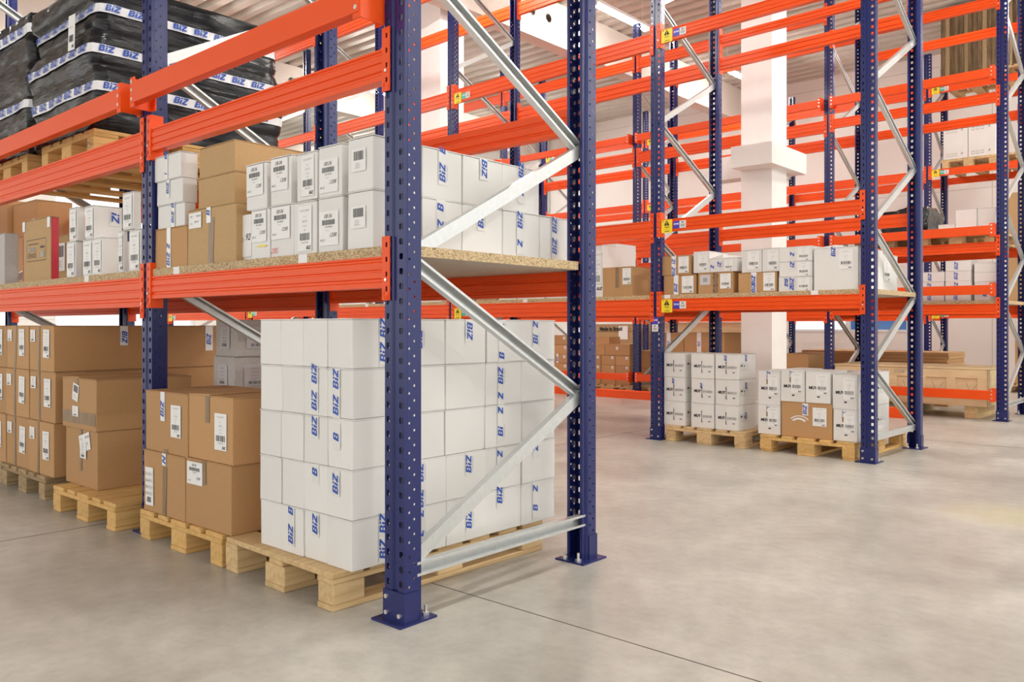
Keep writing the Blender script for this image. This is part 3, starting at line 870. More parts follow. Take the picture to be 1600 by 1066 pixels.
# ================================================================== near rack, floor
PG = 'wooden pallets on the floor of the near rack'
pallet(-2.93, 2.475, 0, 'new pale pine pallet under the tall white carton stack', 'wood', math.radians(-1.5), PG, cross=True)
pallet(-3.785, 2.485, 0, 'honey coloured pallet under four brown boxes beside the white stack', 'woodhoney', 0, PG)
pallet(-4.80, 2.44, 0, 'yellowish worn pallet half empty, left of the second blue post', 'woodhoney', math.radians(.8), PG)
pallet(-5.90, 2.50, 0, 'grey weathered pallet under the triple brown box stack at far left', 'woodold', math.radians(-.5), PG)
pallet(-6.78, 2.52, 0, 'grey weathered pallet cut by the left picture edge', 'woodold', 0, PG)

# tall white stack: 4 columns along the aisle side, 5 along the end side, 5 layers
sx0, sx1, sy0, sy1, LH = -3.135, -2.505, 1.925, 3.145, .1912
cw, cd = (sx1 - sx0) / 4, (sy1 - sy0) / 5
LAY = ['bottom', 'second lowest', 'middle', 'second highest', 'top']
FC = ['leftmost', 'second', 'third', 'corner']
EC = ['corner', 'second', 'third', 'fourth', 'farthest']
U, Dn = 1, -1
FT = {(3, 2): [('BiZ', .165, U), ('BiZ', .06, U)], (3, 3): [('BiZ', .15, U), ('BiZ', .05, U)], (2, 2): [('BiZ', .15, U)], (2, 3): [('B', .12, U)],
      (1, 2): [('B', .16, U)], (1, 3): [('BiZ', .13, U)], (0, 1): [('B', .175, U), ('BiZ', .08, U)], (0, 2): [('BiZ', .145, U)]}
ET = {(4, 0): [('BiZ', .155, U), ('BiZ', .06, U)], (4, 1): [('BiZ', .11, U)], (4, 2): [('BiZ', .14, Dn)], (4, 3): [('BiZ', .14, U), ('B', .03, U)], (4, 4): [('Z', .17, U), ('Bi', .10, U)],
      (3, 3): [('BiZ', .13, U), ('Z', .04, U)], (2, 3): [('Z', .165, U), ('Bi', .07, U)], (1, 1): [('BiZ', .14, U), ('BiZ', .035, U)], (1, 2): [('BiZ', .14, U)], (1, 3): [('Z', .16, U)], (1, 4): [('Z', .16, U)],
      (0, 0): [('BiZ', .16, U), ('BiZ', .06, U)], (0, 1): [('Z', .165, U), ('BiZ', .06, U)], (0, 2): [('BiZ', .09, U)], (0, 3): [('BiZ', .165, U)], (0, 4): [('Z', .16, U), ('B', .07, U)]}
WG = 'white cartons of the tall stack'
for L in range(5):
    z0 = .1445 + L * LH
    for i in range(4):
        for j in range(5):
            if i < 3 and j > 0: continue
            jx, jy = R.uniform(-.004, .004), R.uniform(-.004, .004)
            if i == 3 and j == 0: nm = 'white carton at the near corner of the tall stack, %s layer' % LAY[L]
            elif j == 0: nm = 'white carton, %s on the aisle face of the tall stack, %s layer' % (FC[i] + (' from left' if i else ''), LAY[L])
            else: nm = 'white carton, %s from the corner on the tall stack end face, %s layer' % (EC[j], LAY[L])
            c = Carton(sx0 + i * cw + .001 + jx, sx0 + (i + 1) * cw - .001 + jx, sy0 + j * cd + .001 + jy, sy0 + (j + 1) * cd - .001 + jy, z0, z0 + LH - .001, nm, 'white', WG, R.uniform(-.008, .008))
            if j == 0 and (L, i) in FT: c.tape('F', cw * (.5 if i != 3 else .38), FT[(L, i)])
            if i == 3 and (L, j) in ET: c.tape('E', cd * (.40 if j not in (0, 2) else (.62 if j == 0 else .55)), ET[(L, j)])

# four brown boxes on the honey pallet
BG = 'brown boxes on the honey coloured pallet'
b = put(ROW1, -.056, 224.5, 289, .1445, 'brown box at lower left of four beside the white stack', h=.306, d=.42, mat='brown', group=BG)
b.plain_tape('F', b.w * .52, 0, .24, .04, tilt=.01); b.tape('F', b.w * .52, [('N', .275, U)], .04, .245, .305, small=False); b.label('F', .03, .03, .085, .19, 'small', 4, .02)
b2 = put(ROW1, -.05, 290.5, 360, .1445, 'brown box at lower right of four, small square label near its top', h=.31, d=.44, mat='brown', group=BG, rz=.015)
b2.plain_tape('F', b2.w * .42, .20, .31, .04); b2.label('F', .02, .19, .14, .105, 'hand', 5)
b3 = put(ROW1, -.052, 228, 293, b.z1, 'brown box at upper left of four, blue lettered tape and tall label', h=.30, d=.43, mat='brown', group=BG)
b3.tape('F', b3.w * .43, [('BiZ', .215, U)], .045, .155, .298); b3.plain_tape('F', b3.w * .5, 0, .02); b3.label('F', b3.w * .63, .085, .10, .155, 'biz', 6)
b4 = put(ROW1, -.045, 295, 363.5, b2.z1, 'brown box at upper right of four, brown tape and tall label', h=.30, d=.44, mat='brown', group=BG, openflap=.006)
b4.plain_tape('F', b4.w * .45, .175, .298, .04); b4.label('F', b4.w * .62, .06, .105, .165, 'biz', 7)
b4.tape('T', b4.w * .45, [('BiZ', .2, U)], .05, 0, .43)

# brown stack on the worn pallet left of the second post
SG = 'brown boxes left of the second blue post'
s1 = put(ROW1, -.02, 103, 152, .1445, 'brown box with brown tape, lower of two left of the second post', h=.33, d=.55, mat='brown', group=SG)
s1.plain_tape('F', s1.w * .5, .09, .33, .035); s1.label('F', s1.w * .50, .19, .15, .10, 'wide', 8, .25); s1.label('F', s1.w * .50, .165, .085, .10, 'small', 9, 0, off=.0045)
s2 = put(ROW1, -.025, 98, 150.5, s1.z1, 'brown box with tilted label, upper of two left of the second post', h=.295, d=.56, mat='brown', group=SG, openflap=.008)
s2.plain_tape('F', s2.w * .45, .20, .295, .035); s2.plain_tape('F', s2.w * .5, .03, .10, s2.w * .98); s2.label('F', s2.w * .31, .17, .085, .10, 'bars', 10, -.2); s2.label('F', s2.w * .32, .07, .085, .06, 'small', 11)
for q, (ya, yb, xx0, xx1, zz, nm) in enumerate(((2.53, 3.06, -5.25, -4.86, .66, 'brown box at the back of the half empty pallet, left one'), (2.55, 3.06, -4.85, -4.46, .655, 'brown box at the back of the half empty pallet, under two greyish cartons'))):
    Carton(xx0, xx1, ya, yb, .1445, .40, nm + ', lower layer', 'brown', SG)
    c = Carton(xx0, xx1, ya, yb, .4005, zz, nm + ', upper layer', 'brown', SG)
    c.tape('T', .2, [('BiZ', .2, U), ('BiZ', .4, U)], .05, 0, .5)
GG = 'greyish white cartons behind the brown boxes'
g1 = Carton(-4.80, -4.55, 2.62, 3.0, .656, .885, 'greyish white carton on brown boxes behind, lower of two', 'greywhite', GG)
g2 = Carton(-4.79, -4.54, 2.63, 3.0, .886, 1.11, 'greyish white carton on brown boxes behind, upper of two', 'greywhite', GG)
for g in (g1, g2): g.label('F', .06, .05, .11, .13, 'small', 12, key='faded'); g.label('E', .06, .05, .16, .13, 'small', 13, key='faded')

# triple stack at far left: three columns, three layers, two deep
TG = 'brown boxes of the triple stack at far left'
xa = fx(88, 1.93)
colx = [(-5.84, xa, 'right'), (-6.27, -5.845, 'second'), (-6.72, -6.275, 'third')]
zl = [(.1445, .475, 'bottom'), (.4755, .79, 'middle'), (.7905, 1.075, 'top')]
for ci, (x0, x1, cn) in enumerate(colx):
    for li, (z0, z1, ln) in enumerate(zl):
        w = x1 - x0
        nm = 'brown two-label box, %s layer, %s column of the far left stack' % (ln, cn if ci == 0 else cn + ' from right')
        c = Carton(x0 + .002, x1 - .004, 1.92 + R.uniform(-.006, .006), 2.50, z0, z1 - .001, nm, 'brown', TG, R.uniform(-.012, .012))
        c.plain_tape('F', w * .40, 0, z1 - z0 - .004, .03, 'clear', R.uniform(-.02, .02))
        c.label('F', w * .06, (z1 - z0) * .64, .085, .075, 'small', 20 + ci * 3 + li); c.label('F', w * .58, (z1 - z0) * .30, .105, .175, 'biz', 30 + ci * 3 + li, R.uniform(-.06, .03))
        if ci == 0:
            c.tape('E', .42, [('BiZ', .21, Dn)] if li == 2 else [], .05, (z1 - z0) * .55, z1 - z0 - .004) if li == 2 else None
            nm = 'brown box at the back of the far left stack, %s layer' % ln
            c = Carton(x0, x1 - .003, 2.505, 3.10, z0, z1 - .001, nm, 'brown', TG)
            if li == 2: c.tape('E', .42, [('BiZ', .19, U)], .055, .11, z1 - z0 - .004)

# ================================================================== near rack, first shelf right of the second post
HG = 'cartons on the first shelf of the near rack'
wl = [(235.5, 292, 411, 352, 'brown')]
e = put(ROW1, .02, 236, 292, ZB, 'small brown box with blue lettered tape under three white cartons', ytop=351, d=.34, mat='brown', group=HG)
e.tape('F', e.w * .52, [('BiZ', .045, U), ('Z', .11, U)], .042, 0, e.h, size=.03)
zz = e.z1
for i, (pa, pb, yt, nm) in enumerate(((247, 288, 314, 'lowest'), (245, 285.5, 275, 'middle'), (240, 283.5, 235, 'topmost'))):
    w_ = put(ROW1, .022 - .004 * i, pa, pb, zz, 'flat white carton, %s of three on the small brown box' % nm, ytop=yt, side=(306, 309, 310)[i], group=HG, rz=-.01 * i)
    w_.tape('F', w_.w * (.60, .46, .48)[i], ([('BiZ', .05, U), ('BiZ', .125, U)], [('BiZ', .08, U)], [('Bi', .12, U), ('i', .03, U)])[i], .036, size=.026)
    zz = w_.z1
t1 = put(ROW1, .022, 293.5, 368.5, ZB, 'tall tan box with brown tape and address label on the near shelf', ytop=315, d=.42, mat='tan', group=HG)
t1.plain_tape('F', t1.w * .50, 0, t1.h * .80, .048, 'clear', .01); t1.label('F', .018, t1.h * .66, .12, .075, 'wide', 40); t1.tape('F', t1.w * .46, [('B', t1.h * .90, U)], .04, t1.h * .72, t1.h * .99, size=.03)
t2 = put(ROW1, .05, 310, 366.5, t1.z1, 'plain tan box, lower of two on the tall taped box', ytop=266.5, d=.46, mat='tan', group=HG)
t3 = put(ROW1, .05, 311.5, 366.5, t2.z1, 'plain tan box at the top of the tan pile', ytop=217, d=.46, mat='tan', group=HG)
a92 = put(ROW1, .06, 371, 395, ZB, 'narrow white carton marked 92 beside the tall tan box', ytop=334, d=.30, group=HG)
a92.label('F', .005, .02, a92.w - .01, a92.h * .9, 'none', 41); a92.plain_tape('F', a92.w * .65, a92.h * .66, a92.h * .99, .045); a92.print_('F', lambda D, w: (D.text('92', w * .62, a92.h * .45, .03, 'ink', 0, False, .3, .004), D.text('04.12', w * .12, a92.h * .43, .015, 'ink', 0, False, .3, .004)))
row_b = [(392.7, 421, 'hand', 427.6), (423, 459, 'hand', 462), (459.5, 494, 'biz', 497), (498, 535, 'hand', 544), (543.5, 582.6, 'bars', None)]
row_t = [(385, 417, 'hand', 421), (423, 454.5, 'hand', 463), (464, 496, 'biz', 499), (498, 533.5, 'hand', 541), (543.8, 582.6, 'bars', None)]
yb_top = [324, 316.5, 311.5, 304, 294.5]; yt_top = [251, 240.5, 234, 222.5, 209]
ords = ['first', 'second', 'third', 'fourth', 'fifth']
zbot = []
for i, (pa, pb, stl, sd) in enumerate(row_b):
    c = put(ROW1, .022, pa, pb, ZB, 'white shelf carton, lower row, %s from left, %s' % (ords[i], {'hand': 'handwritten 1208 label', 'biz': 'tall bar-code label', 'bars': 'bar code only'}[stl]), ytop=yb_top[i], d=.30 if i < 4 else .24, group=HG, rz=R.uniform(-.01, .01))
    zbot.append(c.z1)
    if stl == 'hand': c.label('F', c.w * .06, c.h * (.34 if i != 3 else .12), c.w * .80, c.h * .62, 'hand', 50 + i)
    elif stl == 'biz': c.label('F', c.w * .22, c.h * .06, c.w * .60, c.h * .85, 'biz', 52)
    else: c.label('F', c.w * .16, c.h * .36, c.w * .58, c.h * .38, 'bars', 54)
    if i == 0: c.print_('F', lambda D, w: D.poly([(w * .3, c.h * .245), (w * .85, c.h * .235), (w * .87, c.h * .27), (w * .5, c.h * .27)], 'yellow', .004))
    if i == 1: c.print_('F', lambda D, w: D.text('205', w * .05, c.h * .08, .022, 'redink', 0, False, .4, .003))
for i, (pa, pb, stl, sd) in enumerate(row_t):
    c = put(ROW1, .020, pa, pb, max(zbot[max(i - 1, 0):i + 1]), 'white shelf carton, upper row, %s from left, %s' % (ords[i], {'hand': 'handwritten 1208 label', 'biz': 'tall bar-code label', 'bars': 'bar code only'}[stl]), ytop=yt_top[i], d=.30 if i < 4 else .24, group=HG, rz=R.uniform(-.012, .012))
    if stl == 'hand': c.label('F', c.w * .05, c.h * (.30 if i != 3 else .08), c.w * .82, c.h * .66, 'hand', 60 + i)
    elif stl == 'biz': c.label('F', c.w * .26, c.h * .08, c.w * .62, c.h * .85, 'biz', 62)
    else: c.label('F', c.w * .18, c.h * .36, c.w * .56, c.h * .42, 'bars', 64)
zt0 = c.z1; zm = zbot[4]
# cartons of the same kind behind, along the shelf end
ex1 = fx(582.6, 1.972); ysx = [fy(p, ex1) for p in (660, 723, 786, 843.5, 893)]
EGR = 'white cartons along the shelf end'
ezb = [[('BiZ', .12, U)], [('B', .19, U), ('BiZ', .10, U)], [('BiZ', .165, U)], [('BiZ', .185, U), ('Z', .08, U)], [('BiZ', .185, U), ('BiZ', .085, U)]]
ezt = [[], [('E', .20, U), ('BiZ', .11, U)], [('BiZ', .16, Dn)], [('BiZ', .19, U), ('Z', .09, U)]]
for j in range(1, 5):
    for lay in (0, 1):
        if lay and j > 3: continue
        z0, z1 = (ZB, zm) if lay == 0 else (zm, zt0)
        nm = 'white carton along the open shelf end, %s row, %s behind the corner' % (('lower', 'upper')[lay], ords[j - 1])
        c = Carton(ex1 - .36, ex1 + R.uniform(-.004, .004), ysx[j - 1] + .002, ysx[j] - .002, z0, z1 - .001, nm, 'white', EGR, R.uniform(-.006, .006))
        c.tape('E', c.d * (.45 if lay == 0 else .5), (ezt if lay else ezb)[j], .05)

# ================================================================== near rack, first shelf left of the second post
LG = 'boxes on the shelf left of the second post'
def tall(pa, pb, z0, yt, side, label, seed, lab=True, d=None, mat='white'):
    c = put(ROW1, .03, pa, pb, z0, label, ytop=yt, side=side, d=d, mat=mat, group=LG, rz=R.uniform(-.01, .01))
    if lab: c.label('F', c.w * .08, c.h * .05, c.w * .84, c.h * .88, 'biz', seed)
    return c
ww3 = tall(104.5, 118, ZB, 376, 129, 'slim white carton under another, right of the red taped box', 70)
ww4 = tall(129.5, 144.5, ZB, 373, None, 'slim white carton in the lower left shelf row, second one', 71, d=.30)
ww5 = tall(145.5, 160, ZB, 370, 185, 'long white carton with bar-code end in the lower left shelf row', 72)
ww6 = tall(185.5, 193, ZB, 360, 200, 'narrow white carton under the top one beside the second post', 73)
ww7 = tall(202, 220, ZB, 357, None, 'white carton in the lower left shelf row, against the second post', 74, d=.3)
tall(108.5, 120.5, max(ww3.z1, 0), 323, 133, 'slim white carton in the upper left shelf row, leftmost', 75)
u2 = tall(133, 147.5, max(ww4.z1, ww5.z1), 320, 191, 'long white carton with blue letters on its side, upper left shelf row', 76)
u2.tape('E', u2.d * .72, [('iZ', u2.h * .66, Dn)], .06, u2.h * .2, u2.h * .99, size=.045)
tall(191.5, 208.5, max(ww6.z1, ww7.z1), 298.5, 221, 'white carton on top of two, touching the second blue post', 77)
rb = put(ROW1, .05, 36.5, 78.5, ZB, 'tan box with red tape and a framed print, left shelf', ytop=337, side=92, mat='tan', group=LG, rz=.01)
def rbp(D, w):
    x0, z0, W_, H_ = w * .16, rb.h * .33, w * .68, rb.h * .34
    for (a, bb, cc, dd) in ((0, 0, W_, .003), (0, H_, W_, .003), (0, 0, .003, H_), (W_, 0, .003, H_)): D.rect(x0 + a, z0 + bb, cc, dd, 'ink')
    D.text('ETHICS', x0 + W_ * .08, z0 + H_ * .16, .030, 'ink', 0, False); D.barcode(x0 + W_ * .1, z0 + H_ * .45, W_ * .4, .03, 'greyink'); D.rect(x0 + W_ * .1, z0 + H_ * .78, W_ * .5, .005, 'ink')
    D.rect(x0 + W_ * .72, z0 + H_ * .58, W_ * .2, .012, 'ink'); D.rect(x0 + W_ * .72, z0 + H_ * .15, W_ * .2, .04, 'greyink')
rb.print_('F', rbp)
D, fw = rb.face('E'); D.rect(.004, .004, rb.d - .008, rb.h - .012, 'redtape'); D.build('red_tape', rb.o)
D, fw = rb.face('F'); D.rect(0, .004, .012, rb.h - .012, 'redtape'); D.rect(0, rb.h - .07, .05, .065, 'tape', .002); D.rect(fw - .05, rb.h - .07, .05, .065, 'tape', .002); D.build('red_tape', rb.o)
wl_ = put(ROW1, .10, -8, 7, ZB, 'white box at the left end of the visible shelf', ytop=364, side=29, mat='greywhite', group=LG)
sb = put(ROW1, .40, 27, 36, ZB, 'small brown box between the white box and red taped box', ytop=369, d=.25, mat='brown', group=LG)
db = put(ROW1, .78, -16, 11, ZB, 'large brown box at the back of the left shelf', ytop=313, d=.30, side=None, mat='brown', group=LG)
Y_ = db.yb; db2 = Carton(db.xb + .01, db.xb + .62, db.yb + .05, db.yb + .36, ZB, fz(316, db.xb + .3, db.yb), 'brown box with papers on its side behind the red taped box', 'brown', LG)
db2.label('F', .10, db2.h * .55, .14, .06, 'wide', 80); db2.label('F', .50, db2.h * .66, .10, .12, 'small', 81)
yl = put(ROW1, .40, 88, 107, ZB, 'tan box with large white label behind the red taped box', ytop=366, d=.25, mat='tan', group=LG)
yl.label('F', yl.w * .05, yl.h * .3, yl.w * .7, yl.h * .55, 'bars', 82)

# ================================================================== near rack, wrapped loads on the second level
def wrapped(x0, x1, y0, y1, z0, z1, bands, label, seed, tagf=None):
    w, d, h = x1 - x0, y1 - y0, z1 - z0
    q = random.Random(seed)
    root = bpy.data.objects.new('wrapped_load', None); COL.objects.link(root); root.location = ((x0 + x1) / 2, (y0 + y1) / 2, z0)
    tag(root, label, 'wrapped pallet load', 'black wrapped loads on the second level')
    # stacked cartons under film: outline steps in and out by layer
    nz, ns = 44, 30
    layers = [0, .20, .43, .66, .86, 1.0]; offs = [(q.uniform(-.02, .02), q.uniform(-.02, .02), q.uniform(-.012, .012)) for _ in layers]
    def off(t):
        for k in range(len(layers) - 1):
            if layers[k] <= t <= layers[k + 1] + 1e-9: return offs[k], min(t - layers[k], layers[k + 1] - t)
        return offs[-1], .1
    per = []
    for (a, b_) in (((-1, -1), (1, -1)), ((1, -1), (1, 1)), ((1, 1), (-1, 1)), ((-1, 1), (-1, -1))):
        for i in range(ns):
            t = i / ns; per.append((a[0] + (b_[0] - a[0]) * t, a[1] + (b_[1] - a[1]) * t, t))
    mb = MB(); n = len(per)
    from mathutils import noise
    rings = []
    for iz in range(nz + 1):
        t = iz / nz; (ox, oy, gr), edge = off(t)
        pinch = .012 * (1 - min(edge / .04, 1))
        ring = []
        for (px_, py_, tt) in per:
            x = px_ * (w / 2 + gr - pinch) + ox; y = py_ * (d / 2 + gr - pinch) + oy
            corner = min(tt, 1 - tt)
            k = .016 * noise.noise(Vector((x * 3 + seed, y * 3, t * 9))) + .008 * noise.noise(Vector((x * 9, y * 9 + seed, t * 34 + 2 * tt)))
            x -= px_ * .018 * (1 - min(corner / .04, 1)); y -= py_ * .018 * (1 - min(corner / .04, 1))
            x += (px_ if abs(px_) > .999 else 0) * k; y += (py_ if abs(py_) > .999 else 0) * k
            ring.append((x, y, t * h))
        rings.append(ring)
    mb.v = [p for r_ in rings for p in r_]
    for iz in range(nz):
        for i in range(n):
            j = (i + 1) % n; mb.f.append((iz * n + i, iz * n + j, (iz + 1) * n + j, (iz + 1) * n + i)); mb.m.append(0)
    mb.poly(rings[-1]); mb.poly(rings[0][::-1])
    me = mb.mesh('film', [M['film']])
    for p in me.polygons: p.use_smooth = len(p.vertices) == 4
    link('stretch_film', me, root)
    for bi, (zb, tilt) in enumerate(bands):
        D = Decal(None); bw = .056; iz = lambda z: max(0, min(nz, int(round(z / h * nz))))
        mb2 = D.mb; mt = D.mi('tape')
        def P(face, u, z):
            # point on the lumpy film for face 0 (front) or 1 (end), u 0..1
            zi = max(0, min(nz - 1e-6, z / h * nz)); k0 = int(zi); f = zi - k0
            s = face * ns + min(u, .99999) * ns; i0 = int(s); g = s - i0
            def mx(a, b__, f_): return tuple(a[m_] + (b__[m_] - a[m_]) * f_ for m_ in range(3))
            a = mx(rings[k0][i0 % n], rings[k0][(i0 + 1) % n], g); c_ = mx(rings[k0 + 1][i0 % n], rings[k0 + 1][(i0 + 1) % n], g)
            return Vector(mx(a, c_, f))
        nrm = [Vector((0, -1, 0)), Vector((1, 0, 0))]
        for face, ln in ((0, w), (1, d)):
            for i in range(ns):
                u0, u1 = i / ns, (i + 1) / ns
                zz0 = zb + tilt * (u0 if face else u0 - 1); zz1 = zb + tilt * (u1 if face else u1 - 1)
                c = []
                for (u, zc) in ((u0, zz0), (u1, zz1)):
                    lo_, hi_ = P(face, u, zc - bw / 2), P(face, u, zc + bw / 2)
                    push = nrm[face] * .010
                    if i == (0 if face else ns - 1) and u == (0 if face else 1): push = (nrm[0] + nrm[1]) * .010
                    c.append((lo_ + push, hi_ + push))
                mb2.quad(c[0][0], c[1][0], c[1][1], c[0][1], mt)
            step = .14
            for m_ in range(int(ln / step)):
                uc = (m_ + .55) * step / ln
                zc = zb + tilt * (uc if face else uc - 1)
                vs, fs, wd = glyphs('BiZ', True, .3); hh = .040; k = len(mb2.v); mi_ = D.mi('bluink')
                for (x, y) in vs:
                    uu = uc + (x - wd / 2) * hh * 1.1 / ln; zt_ = zc + (y - .42) * hh
                    p = P(face, min(max(uu, .001), .999), zt_) + nrm[face] * .017
                    mb2.v.append(tuple(p))
                for f in fs: mb2.f.append(tuple(k + i_ for i_ in f)); mb2.m.append(mi_)
        D.build('tape', root)
    if tagf:
        D = Decal(lambda u, v, o: (-w / 2 + u, -d / 2 - .03 - o, v))
        u, v = tagf; D.rect(u, v, .10, .21, 'paper', .0, -.06); D.barcode(u + .015, v + .05, .07, .04, 'ink', -.06, .001); D.text('BiZ', u + .055, v + .012, .016, 'ink', -.06, True, .3, .001)
        D.text('20-114', u + .03, v + .13, .012, 'greyink', -.06, False, 0, .001); D.build('label', root)
    return root
zL2 = 2.066
wx1 = fx(150, 2.0)
wrapped(-6.02, wx1, 1.99, 3.22, zL2 + .1455, 3.12, [(.265, .0), (.49, .0), (.735, .0)], 'black film wrapped pallet load with white blue lettered tape bands', 5, (.70, .52))
wrapped(-6.94, -6.12, 2.02, 3.15, zL2 + .1455, 3.2, [(.36, 0), (.88, 0)], 'black film wrapped load cut by the left picture edge', 9)
UG = 'pallets on the second level of the near rack'
pe = pallet(-5.34, 2.56, zL2, 'wooden pallet under the right half of the black wrapped load', 'woodhoney', 0, UG)
pallet(-6.40, 2.56, zL2, 'wooden pallet under the left black wrapped loads, seen from below', 'woodhoney', 0, UG)

D = Decal(lambda u, v, o: (.35 + u, -.6025 - o, .061 + v))
D.text('EPAL', 0, 0, .026, 'ink', 0, False, 0, .004, centre=True)
n = 24
for i in range(n):
    a, b_ = 2 * PI * i / n, 2 * PI * (i + 1) / n
    D.poly([(.048 * math.cos(a), .026 * math.sin(a)), (.048 * math.cos(b_), .026 * math.sin(b_)), (.045 * math.cos(b_), .0235 * math.sin(b_)), (.045 * math.cos(a), .0235 * math.sin(a))][::-1], 'ink', .004)
D.build('brand_mark', pe)
# ================================================================== second rack, floor
QG = 'wooden pallets of the second rack'
def row_xy(row, px, dy): return on_row(row, dy, px)
xa, ya = on_row(ROW2, .0, 1033); 
def pal_at(row, px0, px1, dy, label, key, group):
    (xa, ya), (xb, yb) = on_row(row, dy, px0), on_row(row, dy, px1)
    cx, cy = (xa + xb) / 2 - math.sin(row[2]) * .6, (ya + yb) / 2 + math.cos(row[2]) * .6
    return pallet(cx, cy, 0, label, key, row[2], group)
pal_at(ROW2, 1034, 1171, .01, 'pine pallet under the nine stacked bottle cartons', 'wood', QG)
pal_at(ROW2, 1183, 1341, .01, 'pine pallet carrying the brown box among white cartons', 'woodhoney', QG)
NG = 'nine white bottle cartons'
colpx = [(1037.5, 1070, 1079, 'left'), (1080, 1115.5, None, 'middle'), (1117.5, 1153.5, 1177, 'right')]
for ci, (pa, pb, sd, cn) in enumerate(colpx):
    z = .1445
    for li, ln in enumerate(('bottom', 'middle', 'top')):
        h = .226
        c = put(ROW2, .045, pa, pb, z, 'white bottle carton, %s layer, %s column of the nine' % (ln, cn), h=h, d=.33, group=NG, rz=R.uniform(-.012, .012))
        bottle_print(c, 'F', seed=90 + ci * 3 + li); side_symbols(c)
        if ci == 2: c.tape('E', .14, [('BiZ', (.13, .17, .19)[li], U)], .04, .07 if li < 2 else .11, h - .005, strip=False, size=.028)
        if (ci, li) in ((0, 1), (1, 1), (2, 2)): c.tape('F', c.w * .45, [('BiZ', .19 if ci != 1 else .16, U)], .035, .1, h - .005, strip=False, small=False, size=.022)
        z = c.z1
x_, y_ = on_row(ROW2, .5, 1170)
hid = put(ROW2, .52, 1168, 1181, .1445, 'white carton with blue tape half hidden behind the nine', h=.22, d=.25, group='white cartons on the second pallet')
hid.tape('F', hid.w * .6, [('BiZ', .17, U)], .04, .1, .22, strip=False, size=.03)
MG = 'boxes on the second bottle pallet'
zq = .1445
def muy(dy, pa, pb, z0, yt, label, seed, side=None, d=.36, tape=None, **k):
    c = put(ROW2, dy, pa, pb, z0, label, ytop=yt, d=d, side=side, group=MG, rz=R.uniform(-.012, .012), **k)
    bottle_print(c, 'F', seed=seed, covered=True)
    if tape: c.plain_tape('F', c.w * .45, c.h * .6, c.h * .99, .03); c.tape('F', c.w * .48, [(tape, c.h * .88, Dn if tape == 'ZN' else U)], .035, c.h * .76, c.h * .99, small=False, size=.026)
    return c
m1 = muy(.05, 1184.5, 1219, zq, 633.5, 'white bottle carton at lower left of the second pallet', 100, tape='B')
m2 = put(ROW2, .045, 1221, 1300, zq, 'brown box with two white curved stripes between white bottle cartons', ytop=632, d=.5, mat='brown', group=MG)
m2.tape('F', m2.w * .485, [('BiZ', m2.h * .80, U)], .05, m2.h * .64, m2.h * 1.0 - .006); m2.label('F', m2.w * .63, m2.h * .36, m2.w * .27, m2.h * .52, 'biz', 101)
def arcs(D, w):
    for (r0, r1, cx_, cz_) in ((.060, .080, w * .36, m2.h * .34), (.092, .102, w * .37, m2.h * .345)):
        a0, a1 = PI * .78, PI * .22
        pts = [(cx_ + r1 * math.cos(a0 + (a1 - a0) * i / 10), cz_ + (r1 * math.sin(a0 + (a1 - a0) * i / 10)) * .8) for i in range(11)]
        inn = [(cx_ + r0 * math.cos(a0 + (a1 - a0) * i / 10), cz_ + (r0 * math.sin(a0 + (a1 - a0) * i / 10)) * .8) for i in range(11)]
        for i in range(10): D.poly([pts[i + 1], pts[i], inn[i], inn[i + 1]], 'paper')
m2.print_('F', arcs)
m3 = muy(.05, 1302, 1339.5, zq, 641, 'white bottle carton at lower right of the second pallet, beside the post', 102, d=.45, tape='B'); side_symbols(m3)
m4 = muy(.055, 1185, 1219, m1.z1, 580, 'white bottle carton, upper row of second pallet, leftmost', 103, tape='BiZ')
m5 = muy(.05, 1220, 1257, m2.z1, 578, 'white bottle carton, upper row of second pallet, second from left', 104, tape='iZ')
m6 = muy(.05, 1259, 1297, m2.z1, 581, 'white bottle carton with folded mark, upper row of second pallet, third', 105)
m7 = muy(.05, 1300.5, 1339, m3.z1, 586, 'white bottle carton, upper row of second pallet, rightmost beside the post', 106, d=.45); side_symbols(m7)
for z0, z1, ln in ((zq, m3.z1, 'lower'), (m3.z1, m7.z1, 'upper')):
    c = Carton(m7.xb - .30, m7.xb - .01, m7.yb + .50, m7.yb + .82, z0, z1 - .001, 'white bottle carton behind the right post, %s one' % ln, 'white', MG, ROW2[2]); side_symbols(c)

# ================================================================== second rack, first shelf
FG = 'boxes on the first shelf of the second rack'
def s2(dy, pa, pb, z0, yt, label, mat='white', side=None, d=.35, lab=None, tape=None, seed=1, **k):
    c = put(ROW2, dy, pa, pb, z0, label, ytop=yt, side=side, d=d, mat=mat, group=FG, **k)
    if tape: c.tape('F', c.w * tape[0], [(t, c.h * v, dr) for t, v, dr in tape[1]], .05, size=.036)
    if lab: c.label('F', c.w * lab[0], c.h * lab[1], c.w * lab[2], c.h * lab[3], 'biz', seed)
    return c
fB = s2(.03, 1037, 1087, ZB, 428.5, 'brown box with white label, lower one beside the violet tagged post', 'brown', tape=(.40, [('BiZ', .36, U)]), lab=(.58, .08, .36, .85), seed=110)
s2(.42, 1027, 1037, ZB, 430, 'brown box end behind the lower brown box by the tagged post', 'brown', d=.3)
fA = s2(.03, 1031.5, 1079, fB.z1, 398.5, 'brown box with blue lettered tape and label on another brown box', 'brown', tape=(.46, [('iZ', .72, U), ('BiZ', .2, U)]), lab=(.61, .1, .34, .85), seed=111)
fE = s2(.035, 1091, 1145.5, ZB, 424, 'brown box with paper and tall label under the opened flat carton', 'brown', lab=(.64, .22, .30, .7), seed=112)
fE.label('F', fE.w * .06, fE.h * .42, fE.w * .30, fE.h * .48, 'dot', 1, key='faded')
fE.plain_tape('F', fE.w * .5, 0, fE.h, .05)
